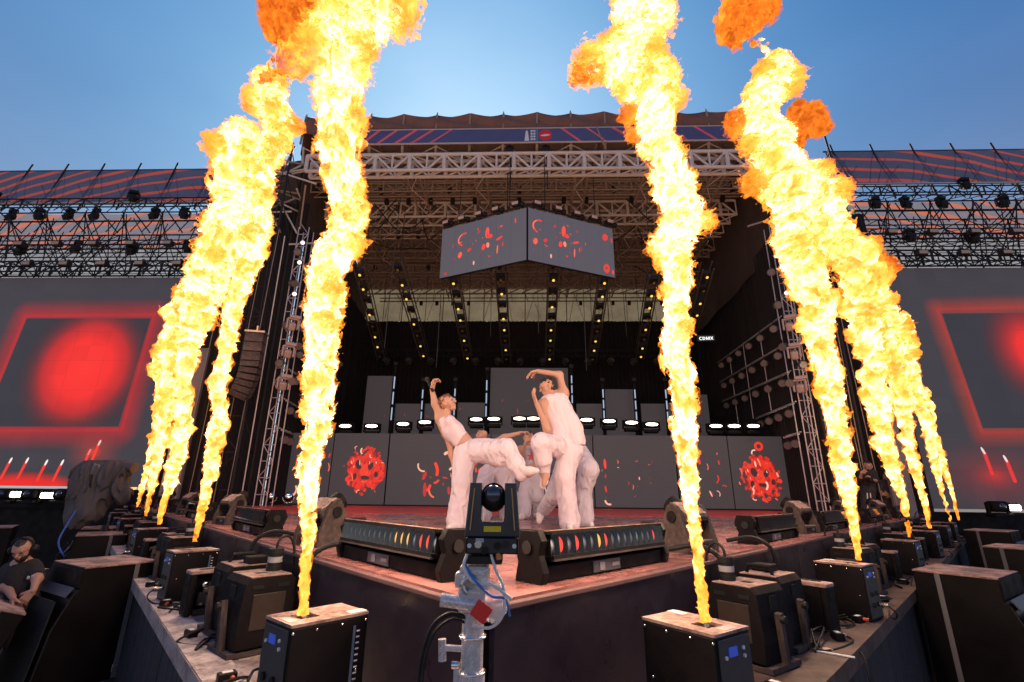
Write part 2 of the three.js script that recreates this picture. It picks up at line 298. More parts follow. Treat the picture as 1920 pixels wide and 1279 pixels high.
// low open-sided projector frame with a grip in its end
function frameLight(label) {
  const t = thing('stage_light', label, 'stage light', [0, 0, 0], 0, 'low open framed lights between the flame machines');
  part(t, 'end_plate', rb(0.15, 0.31, 0.05, 0, 0.165, 0.145, 0.02, 3), M.black2);
  part(t, 'end_plate', rb(0.15, 0.31, 0.05, 0, 0.165, -0.145, 0.02, 3), M.black2);
  part(t, 'top_bar', [rb(0.15, 0.03, 0.34, 0, 0.325, 0, 0.01)], dustTop);
  part(t, 'top_groove', bx(0.035, 0.004, 0.2, 0.02, 0.342, 0.0), M.hole);
  part(t, 'grip_hole', cy(0.022, 0.004, 0, 0, 0, 14).rotateX(Math.PI / 2).translate(0, 0.25, 0.172), M.hole);
  part(t, 'back_panel', bx(0.02, 0.28, 0.24, -0.055, 0.165, 0), M.black);
  part(t, 'works', [rb(0.06, 0.10, 0.12, 0, 0.12, 0.02), cy(0.035, 0.14, 0, 0, 0, 14).rotateX(1.57).translate(0.01, 0.21, -0.02), bx(0.05, 0.04, 0.2, 0.01, 0.03, 0)], M.iron);
  part(t, 'reflector', new THREE.SphereGeometry(0.03, 14, 10).translate(0.035, 0.23, 0.05), M.chrome);
  part(t, 'bolt', cy(0.01, 0.01, 0, 0, 0, 10).rotateZ(1.57).translate(0.05, 0.09, 0.06), M.steel);
  return t;
}
// ---------- equipment on the deck ----------
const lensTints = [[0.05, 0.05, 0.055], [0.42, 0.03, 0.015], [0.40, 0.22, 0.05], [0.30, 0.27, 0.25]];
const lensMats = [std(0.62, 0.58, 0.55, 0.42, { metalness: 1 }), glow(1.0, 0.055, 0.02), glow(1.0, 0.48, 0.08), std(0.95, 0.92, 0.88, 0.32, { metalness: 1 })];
function lightBar(label, pick) {
  const t = thing('light_bar', label, 'light bar', [0, 0, 0], 0, 'motorised light bars on the stage edge');
  const L = 1.16;
  part(t, 'base', [rb(L - 0.04, 0.075, 0.15, 0, 0.039, -0.01, 0.01)], M.black2);
  part(t, 'base_plate', bx(0.26, 0.056, 0.004, -0.06, 0.04, 0.068), std(0.10, 0.105, 0.12, 0.5, { map: rep(T.grime, 3) }));
  part(t, 'logo_plate', bx(0.045, 0.04, 0.003, -0.11, 0.04, 0.0725), std(0.32, 0.31, 0.33, 0.6));
  part(t, 'base_label', bx(0.07, 0.018, 0.003, 0.02, 0.04, 0.0725), std(0.3, 0.28, 0.28, 0.7));
  const arm = [[-0.09, 0.0], [0.07, 0.0], [0.085, 0.05], [0.055, 0.125], [0.075, 0.19], [0.05, 0.232], [-0.075, 0.232], [-0.10, 0.17], [-0.07, 0.09]];
  for (const s of [-1, 1]) { part(t, 'yoke_arm', profile(arm, 0.045, 0.006).translate(s * (L / 2 + 0.02), 0, 0), M.black); part(t, 'pivot', cy(0.03, 0.01, 0, 0, 0, 18).rotateZ(1.57).translate(s * (L / 2 + 0.047), 0.158, -0.01), M.iron); }
  const head = new THREE.Group(); head.name = 'head'; head.position.set(0, 0.158, 0.0); head.rotation.x = -0.14; head.scale.y = 0.80; t.add(head);
  part(head, 'shell', [profile([[-0.10, -0.075], [0.08, -0.085], [0.09, -0.08], [0.09, -0.062], [0.035, -0.062], [0.035, 0.062], [0.09, 0.062], [0.09, 0.078], [-0.09, 0.085]], L - 0.05, 0.003)], M.black2);
  part(head, 'top_cover', bx(L - 0.05, 0.006, 0.17, 0, 0.086, -0.002).rotateX(0.03), dustTop);
  part(head, 'rim', bx(L - 0.05, 0.012, 0.02, 0, -0.086, 0.085), M.dustside);
  const g = new THREE.SphereGeometry(0.027, 16, 10, 0, Math.PI * 2, 0, Math.PI / 2).rotateX(Math.PI / 2).scale(1.0, 1.75, 0.55);
  const n = 16;
  for (let k = 0; k < n; k++) part(head, 'lens', g, lensMats[pick(k)]).position.set((k - (n - 1) / 2) * 0.067, 0, 0.036);
  for (let k = 0; k <= n; k++) part(head, 'divider', bx(0.006, 0.118, 0.03), M.hole).position.set((k - n / 2) * 0.067, 0, 0.05);
  part(head, 'window_pane', bx(L - 0.055, 0.122, 0.003, 0, 0, 0.088), phy(1, 1, 1, 0.03, { transmission: 1, thickness: 0, ior: 1.3, specularIntensity: 0.5 }));
  return t;
}
function movingHead(label, tilt, name = 'moving_head') {
  const t = thing(name, label, 'stage light', [0, 0, 0], 0, 'dusty moving head lights standing between the light bars');
  const plate = [[-0.17, 0], [0.18, 0], [0.18, 0.10], [0.09, 0.38], [0.055, 0.43], [0.0, 0.45], [-0.05, 0.43], [-0.09, 0.36], [-0.17, 0.10]];
  for (const s of [-1, 1]) { part(t, 'side_plate', profile(plate, 0.045, 0.006).translate(s * 0.195, 0, 0), M.dustside); part(t, 'pivot', cy(0.055, 0.02, 0, 0, 0, 24).rotateZ(1.57).translate(s * 0.222, 0.33, 0), M.black); }
  part(t, 'base', rb(0.345, 0.11, 0.33, 0, 0.058, 0.0, 0.01), M.dustside);
  part(t, 'base_panel', bx(0.24, 0.06, 0.004, 0, 0.055, 0.167), M.black); part(t, 'base_screen', bx(0.08, 0.035, 0.004, 0.05, 0.06, 0.17), M.glass);
  part(t, 'base_top', bx(0.34, 0.004, 0.12, 0, 0.1155, 0.095), M.dusty);
  const head = new THREE.Group(); head.name = 'head'; head.position.set(0, 0.33, 0); head.rotation.x = tilt; t.add(head);
  part(head, 'shell', rb(0.335, 0.19, 0.27, 0, 0, 0, 0.035, 3), M.dustside);
  part(head, 'shell_cap', rb(0.30, 0.02, 0.2, 0, 0.098, 0, 0.008), M.dusty);
  for (let k = 0; k < 5; k++) part(head, 'cooling_fin', bx(0.24, 0.012, 0.02, 0, -0.06 + k * 0.028, 0.138), M.black);
  part(head, 'barrel', cy(0.10, 0.10, 0, 0, 0, 28).rotateX(1.57).translate(0, 0, -0.17), M.black);
  part(head, 'lens', new THREE.SphereGeometry(0.09, 24, 10, 0, 6.29, 0, 0.9).rotateX(-1.57).translate(0, 0, -0.16), M.lens);
  return t;
}
const baseIdx = (t) => t;
// ledge rows: [kind, t along the edge]; the near ones are the ones the photograph shows large
{
  const o = 0.33;
  const spotsL = [0.83, 4.05, 7.4, 10.6, 13.7, 16.9], spotsR = [0.85, 3.85, 7.2, 9.95, 12.35, 14.3];
  const ordL = ['nearest', 'second', 'third', 'fourth', 'fifth', 'farthest'];
  const seen = {};
  const put = (make, kind, x, z, turn, label) => {
    if (!seen[kind]) { seen[kind] = make(label); seen[kind].position.set(x, LEDGE, z); seen[kind].rotation.y = turn; return seen[kind]; }
    return copyOf(seen[kind], seen[kind].name, label, [x, LEDGE, z], turn);
  };
  for (const [E, spots, face, side, yaw] of [[EL, spotsL, faceL, 'left', 0.12], [ER, spotsR, faceR, 'right', -0.17]]) {
    spots.forEach((t, i) => { const [x, z] = E(t + (side === 'right' && !i ? 0.04 : 0), side === 'right' ? 0.42 : o); put(flameMachine, 'flame', x, z, face + yaw, `${ordL[i]} black flame machine with dusty top on the ${side} stage ledge`); });
    for (let i = 0; i < 5; i++) {
      const t0 = spots[i], step = spots[i + 1] - t0, where = i === 0 ? `beside the nearest ${side} flame machine` : `behind the ${ordL[i]} ${side} flame machine`;
      const s = side === 'left' ? 1 : -1;
      let [x, z] = E(t0 + step * 0.385, 0.25); put((l) => strobeUnit(l, true), 'plug', x, z, face + yaw, `black strobe light with a fat plug on top, ${where}`);
      [x, z] = E(t0 + step * 0.56, 0.22); put((l) => strobeUnit(l, false), 'handle', x, z, face + yaw * 0.6, `black strobe light with a carrying handle, ${where}`);
      [x, z] = E(t0 + step * 0.755, 0.30); put(frameLight, 'frame', x, z, face + yaw, `low open framed light, ${where}`);
    }
  }
  // deck rows
  const barsL = [1.08, 4.0, 7.0, 10.0, 13.0], headsL = [2.45, 5.5, 8.5, 11.6], barsR = [1.06, 3.95, 6.3, 9.2, 12], headsR = [2.35, 5.3, 7.7, 10.6];
  const ord = ['nearest', 'second', 'third', 'fourth', 'fifth'];
  const picks = [(k) => (k === 13 || k === 14 ? 1 : k >= 9 && k <= 11 ? 2 : k % 3 ? 0 : 3), (k) => (k === 1 || k === 3 || k === 15 ? 1 : k === 7 ? 1 : k === 6 ? 2 : k % 3 ? 0 : 3)];
  [[EL, barsL, headsL, faceL, 'left', picks[0]], [ER, barsR, headsR, faceR, 'right', picks[1]]].forEach(([E, bars, heads, face, side, pick]) => {
    let first = null;
    bars.forEach((t, i) => {
      const [x, z] = E(t, -0.17), label = `${ord[i]} motorised light bar with a row of lenses on the ${side} stage edge`;
      if (!first) { first = lightBar(label, pick); first.position.set(x, DECK, z); first.rotation.y = face; } else copyOf(first, 'light_bar', label, [x, DECK, z], face);
    });
    let head = null;
    heads.forEach((t, i) => {
      const [x, z] = E(t, -0.26), label = `${ord[i]} dusty moving head light leaning back on the ${side} stage edge`, turn = face + (side === 'left' ? 0.25 : -0.25);
      if (!head) { head = movingHead(label, 0.55); head.scale.setScalar(0.76); head.position.set(x, DECK, z); head.rotation.y = turn; } else copyOf(head, 'moving_head', label, [x, DECK, z], turn);
    });
  });
  // cables hanging over the stage wall
  [[EL, 1.72, 'left wall right of the nearest strobe'], [EL, 3.05, 'left wall near the second flame machine'], [ER, 2.1, 'right wall behind the strobe with a plug'], [ER, 3.15, 'right wall behind the low framed light']].forEach(([E, t, w]) => {
    const q = (tt, oo, y) => { const [x, z] = E(tt, oo); return V(x, y, z); };
    single('cable', tube([q(t - 0.1, -0.25, 1.79), q(t, -0.06, 1.82), q(t + 0.04, 0.06, 1.74), q(t + 0.06, 0.07, 1.5), q(t + 0.1, 0.1, 1.24), q(t + 0.4, 0.2, 1.215)], 0.016, 30), M.rubber, `black cable looping over the ${w}`, 'cable');
  });
}
single('cable', tube([V(...[ER(3.0, 0.5)].map(([x, z]) => [x, 1.205, z])[0]), V(...[ER(2.8, 0.66)].map(([x, z]) => [x, 1.16, z])[0]), V(...[ER(2.6, 0.70)].map(([x, z]) => [x, 0.8, z])[0]), V(...[ER(2.3, 0.72)].map(([x, z]) => [x, 0.3, z])[0])], 0.007), M.rubber, 'thin black cable running down the right stage skirt', 'cable');
[[2.52, 0.56, 0.9, 'white paper strip lying on the right ledge'], [2.6, 0.5, 0.2, 'torn cardboard scrap lying on the right ledge']].forEach(([t, o, a, l], i) => {
  const [x, z] = ER(t, o); single('paper_scrap', rb(i ? 0.06 : 0.02, 0.008, i ? 0.05 : 0.22, 0, 0, 0, 0.002).rotateY(a).translate(x, LEDGE + 0.006, z), i ? std(0.5, 0.36, 0.3, 0.9) : M.white, l, 'scrap');
});
// loose cables and small boxes between the machines
{
  const ordc = ['nearest', 'second', 'third', 'fourth', 'fifth', 'sixth'];
  [['left', EL, [1.35, 2.4, 3.6, 4.7, 6.2, 7.9]], ['right', ER, [1.4, 2.75, 3.45, 4.6, 6.0, 8.1]]].forEach(([side, E, ts]) => ts.forEach((t, i) => {
    const pts = []; for (let k = 0; k < 9; k++) { const [x, z] = E(t + rr(-0.28, 0.28), rr(0.30, 0.60)); pts.push(V(x, LEDGE + 0.012 + (k % 3 === 1 ? rr(0, 0.07) : 0), z)); }
    single('cable', tube(pts, 0.0075, 70, 6), M.rubber, `${ordc[i]} tangle of black cable lying on the ${side} stage ledge`, 'cable');
    const [x, z] = E(t + 0.18, 0.5), b = thing('junction_box', `${ordc[i]} small black junction box on the ${side} stage ledge`, 'box', [x, LEDGE, z], rr(0, 3));
    part(b, 'case', rb(0.09, 0.05, 0.06, 0, 0.025, 0, 0.008), M.black); part(b, 'connector', cy(0.012, 0.04, 0, 0, 0, 10).rotateX(1.57).translate(0.02, 0.028, 0.045), i % 2 ? M.steel : std(0.5, 0.06, 0.03, 0.5)); part(b, 'label_sticker', bx(0.05, 0.002, 0.03, 0, 0.051, 0), M.white);
  }));
}
// ---------- silver mast with a moving head in front of the stage tip ----------
{
  const Z = -1.7, x0 = -0.112;
  const mast = thing('light_mast', 'silver telescopic mast with clamps in front of the stage tip', 'mast', [x0, 0, Z]);
  const tubeM = std(0.74, 0.70, 0.70, 0.36, { metalness: 0.25, map: rep(T.grime, 2), roughnessMap: rep(T.rough, 3) });
  part(mast, 'outer_tube', cy(0.041, 1.64, 0, 0.82, 0, 28), tubeM);
  part(mast, 'inner_tube', cy(0.034, 0.32, 0, 1.77, 0, 28), tubeM); part(mast, 'top_plate', [rb(0.12, 0.025, 0.1, 0.03, 1.957, 0, 0.006)], M.iron);
  for (const y of [1.47, 1.535, 1.57, 1.64, 1.735]) part(mast, 'collar', new THREE.TorusGeometry(0.040, 0.0045, 8, 28).rotateX(1.57).translate(0, y, 0), M.chrome);
  part(mast, 'seal', cy(0.0425, 0.014, 0, 1.603, 0, 28), M.rubber);
  part(mast, 'rail', bx(0.014, 0.36, 0.03, -0.046, 1.48, 0), tubeM);
  for (const [y, a] of [[1.70, 0.4], [1.545, -0.2]]) {
    part(mast, 'lever', [bar(V(-0.035, y, 0), V(-0.085, y + 0.005, 0.01), 0.009, 10), bar(V(-0.085 - 0.02 * Math.sin(a), y + 0.028, 0.01), V(-0.085 + 0.02 * Math.sin(a) - 0.012, y - 0.03, 0.012), 0.0125, 10)], tubeM);
  }
  for (const y of [1.66, 1.49, 1.44]) part(mast, 'bolt', cy(0.011, 0.02, 0, 0, 0, 10).rotateZ(1.57).translate(-0.05, y, 0.012), M.chrome);
  part(mast, 'clamp', [rb(0.085, 0.07, 0.08, -0.005, 1.84, 0.005, 0.012), rb(0.05, 0.05, 0.05, -0.035, 1.895, 0.01, 0.012), cy(0.02, 0.11, 0, 0, 0, 14).rotateZ(1.45).translate(-0.045, 1.835, 0.035), rb(0.09, 0.025, 0.07, 0, 1.925, 0, 0.006), cy(0.03, 0.06, 0.02, 1.9, 0.02, 16)], tubeM);
  part(mast, 'hook', new THREE.TorusGeometry(0.022, 0.009, 10, 24, 4.4).translate(-0.01, 1.885, 0.045), M.steel);
  part(mast, 'red_tag', rb(0.052, 0.05, 0.008, 0, 0, 0, 0.003).rotateZ(-0.6).translate(0.028, 1.815, 0.062), std(0.75, 0.03, 0.02, 0.6));
  const bagGeo = nets([0.0, 1.73, -0.05], [0.16, 1.93, 0.09], 0.006, (x, y, z) => 1 - Math.hypot((x - 0.068) / 0.042, (y - 1.835) / 0.066, (z - 0.02) / 0.035) + 0.75 * fbm(x * 26, y * 20, z * 26));
  part(mast, 'plastic_bag', uvBox(bagGeo), phy(0.8, 0.82, 0.88, 0.25, { transmission: 0.75, thickness: 0 }));
  const pts = (l) => l.map((p) => V(...p));
  part(mast, 'white_cable', tube(pts([[0.05, 1.985, 0.05], [0.07, 1.93, 0.06], [0.095, 1.88, 0.06], [0.09, 1.80, 0.06], [0.055, 1.77, 0.05], [0.0, 1.775, 0.05]]), 0.0045, 40), M.white);
  part(mast, 'white_cable', tube(pts([[-0.02, 1.98, 0.05], [-0.03, 1.94, 0.06], [0.0, 1.9, 0.07], [0.06, 1.89, 0.07], [0.12, 1.85, 0.06]]), 0.005, 30), M.white);
  part(mast, 'blue_cable', tube(pts([[-0.03, 1.95, 0.055], [0.01, 1.90, 0.075], [0.06, 1.86, 0.075], [0.10, 1.85, 0.06], [0.115, 1.80, 0.04]]), 0.004, 30), std(0.04, 0.16, 0.5, 0.4));
  part(mast, 'orange_plug', cy(0.009, 0.05, 0, 0, 0, 12).rotateZ(0.2).translate(0.075, 1.985, 0.055), std(0.7, 0.22, 0.05, 0.5));
  part(mast, 'black_cable', [tube(pts([[-0.02, 1.79, 0.02], [-0.07, 1.80, 0.02], [-0.115, 1.775, 0.03], [-0.145, 1.70, 0.03], [-0.155, 1.6, 0.03], [-0.165, 1.3, 0.04]]), 0.0065, 40), tube(pts([[-0.02, 1.775, 0.02], [-0.06, 1.785, 0.02], [-0.105, 1.76, 0.03], [-0.135, 1.69, 0.04], [-0.142, 1.6, 0.04], [-0.15, 1.3, 0.05]]), 0.0045, 40)], M.rubber);

  const h = thing('moving_head', 'black moving head with yellow label on top of the silver mast', 'stage light', [x0 + 0.056, 1.975, Z]); h.scale.setScalar(0.86);
  part(h, 'base', rb(0.195, 0.058, 0.15, 0, 0.03, 0, 0.008), M.black);
  part(h, 'base_panel', bx(0.18, 0.048, 0.003, 0, 0.03, 0.0765), std(0.02, 0.02, 0.022, 0.35));
  for (const x of [-0.082, 0.082]) part(h, 'screw', cy(0.008, 0.006, 0, 0, 0, 12).rotateX(1.57).translate(x, 0.03, 0.08), M.white);
  for (const [x, y, m] of [[-0.05, 0.035, M.steel], [-0.025, 0.015, M.rubber], [0.02, 0.03, M.rubber], [0.05, 0.035, M.iron]]) part(h, 'socket', cy(0.013, 0.012, 0, 0, 0, 14).rotateX(1.57).translate(x, y, 0.082), m);
  part(h, 'display', bx(0.03, 0.014, 0.003, -0.045, 0.048, 0.079), glow(0.05, 0.06, 0.09));
  const s = new THREE.Shape([[-0.098, 0.062], [0.098, 0.062], [0.083, 0.245], [0.05, 0.245], [0.05, 0.122], [0.04, 0.104], [-0.04, 0.104], [-0.05, 0.122], [-0.05, 0.245], [-0.083, 0.245]].map(([x, y]) => new THREE.Vector2(x, y)));
  const yoke = uvBox(new THREE.ExtrudeGeometry(s, { depth: 0.10, bevelEnabled: true, bevelSize: 0.006, bevelThickness: 0.006, bevelSegments: 3 }).translate(0, 0, -0.05));
  part(h, 'yoke', yoke, std(0.028, 0.03, 0.038, 0.3, { roughnessMap: rep(T.rough, 2) }));
  part(h, 'head', [new THREE.SphereGeometry(0.05, 32, 20).translate(0, 0.195, 0), cy(0.046, 0.1, 0, 0, 0, 32).rotateX(1.35).translate(0, 0.197, -0.03)], M.rubber);
  part(h, 'head_band', new THREE.TorusGeometry(0.0505, 0.002, 6, 32).rotateX(1.57).translate(0, 0.19, 0), M.hole);
  part(h, 'lens', new THREE.SphereGeometry(0.044, 28, 10, 0, 6.29, 0, 0.8).rotateX(1.35).translate(0, 0.207, 0.013), M.lens);
  for (const x of [-0.075, 0.075]) part(h, 'fire_sheen_strip', bx(0.004, 0.15, 0.02, x * 1.19, 0.15, 0.06).rotateZ(x * 1.1), std(0.6, 0.3, 0.1, 0.4));  // orange strips painted as fire reflected in the yoke sides, no lamps
  const yl = canvas(256, 80, (c) => { c.fillStyle = '#ffd820'; c.fillRect(0, 0, 256, 80); c.fillStyle = '#3a3208'; for (let r = 0; r < 4; r++) for (let x = 12; x < 236;) { const w = 6 + ((x * 7 + r * 13) % 17); c.fillRect(x, 12 + r * 16, w, 4); x += w + 7; } });
  part(h, 'yellow_label', new THREE.PlaneGeometry(0.064, 0.019).translate(0, 0.086, 0.0575), std(1, 1, 1, 0.5, { map: yl }));
}
// ---------- loudspeakers in the pit ----------
{
  const body = phy(0.0075, 0.006, 0.0063, 0.6, { specularIntensity: 0.3, map: rep(T.grime, 0.9), roughnessMap: rep(T.rough, 0.8) });
  const blue = std(0.055, 0.065, 0.095, 0.45, { map: rep(T.grime, 0.8) });
  const make = (label) => {
    const t = thing('loudspeaker', label, 'loudspeaker', [0, 0, 0], 0, 'wedge fronted loudspeakers in the pit');
    part(t, 'cabinet', profile([[-0.45, 0], [0.45, 0], [0.38, 0.55], [0.27, 0.86], [0.22, 0.90], [0.22, 1.1], [-0.45, 1.1]], 0.84, 0.01), body);
    part(t, 'sloped_panel', bx(0.80, 0.012, 0.10).rotateX(1.0).translate(0, 0.885, 0.30), blue);
    part(t, 'grille', bx(0.8, 0.80, 0.012).rotateX(-0.12).translate(0, 0.42, 0.445), std(0.012, 0.012, 0.013, 0.75, { bumpMap: rep(T.fine, 12), bumpScale: 0.002 }));
    part(t, 'top_panel', rb(0.86, 0.02, 0.69, 0, 1.108, -0.115, 0.006), dustTop);
    part(t, 'top_mark', bx(0.28, 0.003, 0.16, 0.05, 1.1205, -0.05), std(0.2, 0.15, 0.13, 0.9));
    part(t, 'top_lip', rb(0.85, 0.17, 0.012, 0, 1.0, 0.236, 0.004), M.black);
    for (const s of [-1, 1]) part(t, 'strap', [bx(0.006, 1.1, 0.045, s * 0.426, 0.555, -0.25)], std(0.13, 0.12, 0.125, 0.8));
    part(t, 'strap_buckle', rb(0.02, 0.07, 0.07, 0.435, 0.1, -0.25, 0.006), M.steel);
    part(t, 'corner_trim', [bar(V(0.42, 0, 0.45), V(0.42, 0.55, 0.38), 0.006), bar(V(0.42, 0.55, 0.38), V(0.42, 0.86, 0.27), 0.006), bar(V(-0.42, 0, 0.45), V(-0.42, 0.55, 0.38), 0.006), bar(V(-0.42, 0.55, 0.38), V(-0.42, 0.86, 0.27), 0.006)], M.iron);
    return t;
  };
  const rows = [
    [-4.65, 0.26, -5.9, -0.55, 0, 'large wedge fronted loudspeaker with a strap, left of the stage skirt'],
    [-5.55, 0.22, -4.95, -0.75, 0.35, 'tilted black loudspeaker at the far left edge in front of the technician'],
    [-7.4, 0.28, -9.2, -0.9, 0, 'strapped loudspeaker behind the technician on the left side'],
    [-8.5, 0.28, -10.6, -0.9, 0, 'farther strapped loudspeaker under the draped camera on the left'],
    [-10.6, 0.28, -10.4, -0.9, 0, 'loudspeaker with dusty top at the left edge below the left screen'],
    [5.0, 0.30, -5.6, 0.62, 0, 'large wedge fronted loudspeaker with a strap, right of the stage skirt'],
    [7.75, 0.36, -7.7, 0.62, 0, 'second wedge fronted loudspeaker at the right edge of the pit'],
    [10.1, 0.42, -10.6, 0.62, 0, 'farther low loudspeaker with dusty top below the right screen'],
    [12.4, 0.42, -11.0, 0.62, 0, 'farthest low loudspeaker at the right edge below the bright lamp'],
  ];
  let first = null;
  for (const [x, y, z, a, tilt, label] of rows) {
    const t = first ? copyOf(first, 'loudspeaker', label, [x, y, z], a) : first = make(label);
    t.position.set(x, y, z); t.rotation.set(0, a, 0); if (tilt) { t.rotation.order = 'YXZ'; t.rotation.x = -tilt; t.position.y -= 0.12; }
  }
  single('pit_platform', [bx(5.5, 0.26, 12, -8.6, 0.13, -8.6)].map((g) => g), std(0.03, 0.027, 0.027, 0.8, { map: rep(T.grime, 0.6) }), 'low black platform under the left loudspeakers', 'platform');
  single('pit_platform', [bx(7.5, 0.30, 13, 10.0, 0.15, -8.5)], std(0.03, 0.027, 0.027, 0.8, { map: rep(T.grime, 0.6) }), 'low black platform under the right loudspeakers', 'platform');
}
// ---------- roofed stage house: frame along the front, zd metres further back ----------
const ANG = -Math.atan(0.034);
const F = (x, y, zd) => V(x, y, -12.7 + 0.034 * (x - 0.9) - zd);
function FF(u, v, zd) { let z = 12.7, p; for (let i = 0; i < 12; i++) { p = P(u, v, z); z = 12.7 - 0.034 * (p.x - 0.9) + zd; } return p; }
const strutGeo = new THREE.CylinderGeometry(1, 1, 1, 8);
function strut(parent, name, a, b, r, mat) {
  const m = part(parent, name, strutGeo, mat), d = b.clone().sub(a), L = d.length();
  m.position.copy(a).add(b).multiplyScalar(0.5); m.quaternion.setFromUnitVectors(UPV, d.normalize()); m.scale.set(r, L, r); return m;
}
function truss(name, label, x0, x1, y, zd, h, d, bay, r, mat, group, fine = true) {
  const t = thing(name, label, 'truss', F((x0 + x1) / 2, y, zd), ANG, group), L = x1 - x0, n = Math.round(L / bay), w = L / n;
  for (const yy of [0, h]) for (const zz of [-d / 2, d / 2]) strut(t, 'chord', V(-L / 2, yy, zz), V(L / 2, yy, zz), r, mat);
  for (const zz of fine ? [d / 2, -d / 2] : [d / 2]) for (let i = 0; i <= n; i++) {
    const x = -L / 2 + i * w;
    strut(t, 'post', V(x, 0, zz), V(x, h, zz), i % 2 ? r * 0.6 : r * 1.15, mat);
    if (i < n) strut(t, 'brace', i % 2 ? V(x, 0, zz) : V(x, h, zz), i % 2 ? V(x + w, h, zz) : V(x + w, 0, zz), r * 0.65, mat);
  }
  for (let i = 0; i < n; i++) { const x = -L / 2 + i * w; strut(t, 'tie', V(x, 0, -d / 2), V(x + w, 0, d / 2), r * 0.5, mat); if (fine) strut(t, 'tie', V(x, h, d / 2), V(x + w, h, -d / 2), r * 0.5, mat); }
  return t;
}
const membrane = phy(0.17, 0.080, 0.048, 0.95, { transmission: 0.15, thickness: 0, map: rep(T.streak, 0.25), bumpMap: rep(T.coarse, 0.4), bumpScale: 0.03 });
const fasciaMat = std(0.26, 0.115, 0.08, 0.9, { map: rep(T.streak, 0.5), bumpMap: rep(T.coarse, 0.6), bumpScale: 0.02 });
{
  const roof = thing('stage_roof', 'wide brown fabric stage roof with scalloped front edge', 'roof', [0, 0, 0]);
  const x0 = -6.9, x1 = 8.0, bay = 1.09;
  const grid = (nx, ny, f) => { const g = new THREE.PlaneGeometry(1, 1, nx, ny), p = g.attributes.position; for (let i = 0; i < p.count; i++) { const v = f(p.getX(i) + 0.5, p.getY(i) + 0.5); p.setXYZ(i, v.x, v.y, v.z); } g.computeVertexNormals(); return uvBox(g); };
  const sag = (x) => 0.10 * Math.pow(Math.abs(Math.sin(Math.PI * (x - x0) / bay)), 0.7);
  part(roof, 'front_flap', grid(160, 8, (s, t) => { const x = x0 + (x1 - x0) * s; return F(x, 13.12 + t * (0.90 - sag(x)), -0.15 + 0.05 * Math.sin(t * 9 + x * 3) + t * 0.15); }), fasciaMat);
  part(roof, 'canopy', grid(110, 20, (s, t) => { const x = x0 - 0.75 * t + (x1 - x0 + 1.65 * t) * s; return F(x, 14.02 - sag(x) * (1 - t) - 1.75 * t - 0.12 * Math.sin(t * Math.PI * 4) ** 2, 0.02 + t * 10.2); }), membrane);
  for (const [x, s] of [[x0, -1], [x1, 1]]) {
    const g = grid(12, 8, (a, b) => F(x + s * 0.02 * Math.sin(a * 20), 12.5 + b * (1.45 - 1.6 * a), a * 10)); part(roof, 'end_flap', g, fasciaMat);
  }
  for (let x = x0, i = 0; x <= x1 + 0.01; x += bay, i++) {
    strut(roof, 'rafter', F(x, 12.82, -0.1), F(x, 13.98, -0.02), 0.035, M.trussDark);
    strut(roof, 'rafter', F(x, 13.9, 0.0), F(x, 12.15, 10.1), 0.04, M.trussDark);
    if (i % 2 === 0) strut(roof, 'pole_tip', F(x, 13.95, 0), F(x, 14.08, 0), 0.02, M.trussDark);
    strut(roof, 'post', F(x, 12.28, 0.25), F(x, 12.86, 0.1), 0.05, M.truss);
    if (x + bay < x1) strut(roof, 'brace', i % 2 ? F(x, 12.3, 0.25) : F(x, 12.84, 0.1), i % 2 ? F(x + bay, 12.84, 0.1) : F(x + bay, 12.3, 0.25), 0.022, M.truss);
  }
  for (let k = 1; k < 8; k++) strut(roof, 'purlin', F(x0, 13.8 - k * 0.22, k * 1.28), F(x1, 13.8 - k * 0.22, k * 1.28), 0.035, M.trussDark);
  // deep diagonal bracing under the roof
  for (let k = 0; k < 90; k++) { const x = rr(x0 + 0.5, x1 - 1.5), z = rr(0.6, 8.6), y = rr(11.9, 12.3); strut(roof, 'brace', F(x, y, z), F(x + rr(-1.6, 1.6), y + rr(0.5, 1.1), z + rr(-1.6, 1.6)), 0.02, M.trussDark); }

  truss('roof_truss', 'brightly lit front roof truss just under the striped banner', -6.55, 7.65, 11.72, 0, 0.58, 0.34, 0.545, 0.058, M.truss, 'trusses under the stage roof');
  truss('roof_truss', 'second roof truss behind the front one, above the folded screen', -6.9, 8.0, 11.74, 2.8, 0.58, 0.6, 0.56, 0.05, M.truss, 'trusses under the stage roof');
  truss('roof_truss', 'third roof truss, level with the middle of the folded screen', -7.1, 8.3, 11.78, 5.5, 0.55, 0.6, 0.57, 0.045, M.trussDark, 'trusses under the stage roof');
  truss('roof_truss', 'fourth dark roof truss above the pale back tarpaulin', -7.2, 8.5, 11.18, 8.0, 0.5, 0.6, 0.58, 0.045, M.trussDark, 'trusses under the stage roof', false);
  truss('lighting_truss', 'thin black truss with small lamps above the back curtain', -6.9, 8.4, FF(960, 668, 9).y, 9, 0.28, 0.28, 0.5, 0.02, M.iron, null, false);
  [[1.4, 11.95, 'between the first and second roof trusses'], [4.2, 11.9, 'between the second and third roof trusses'], [6.8, 11.5, 'between the third and fourth roof trusses']].forEach(([zd, y, w], i) => truss('lattice_truss', `fine lattice truss ${w}`, -7.0, 8.2, y, zd, 0.4, 0.3, 0.42, 0.028, i % 2 ? M.truss : M.trussDark, 'fine lattice trusses under the roof', false));
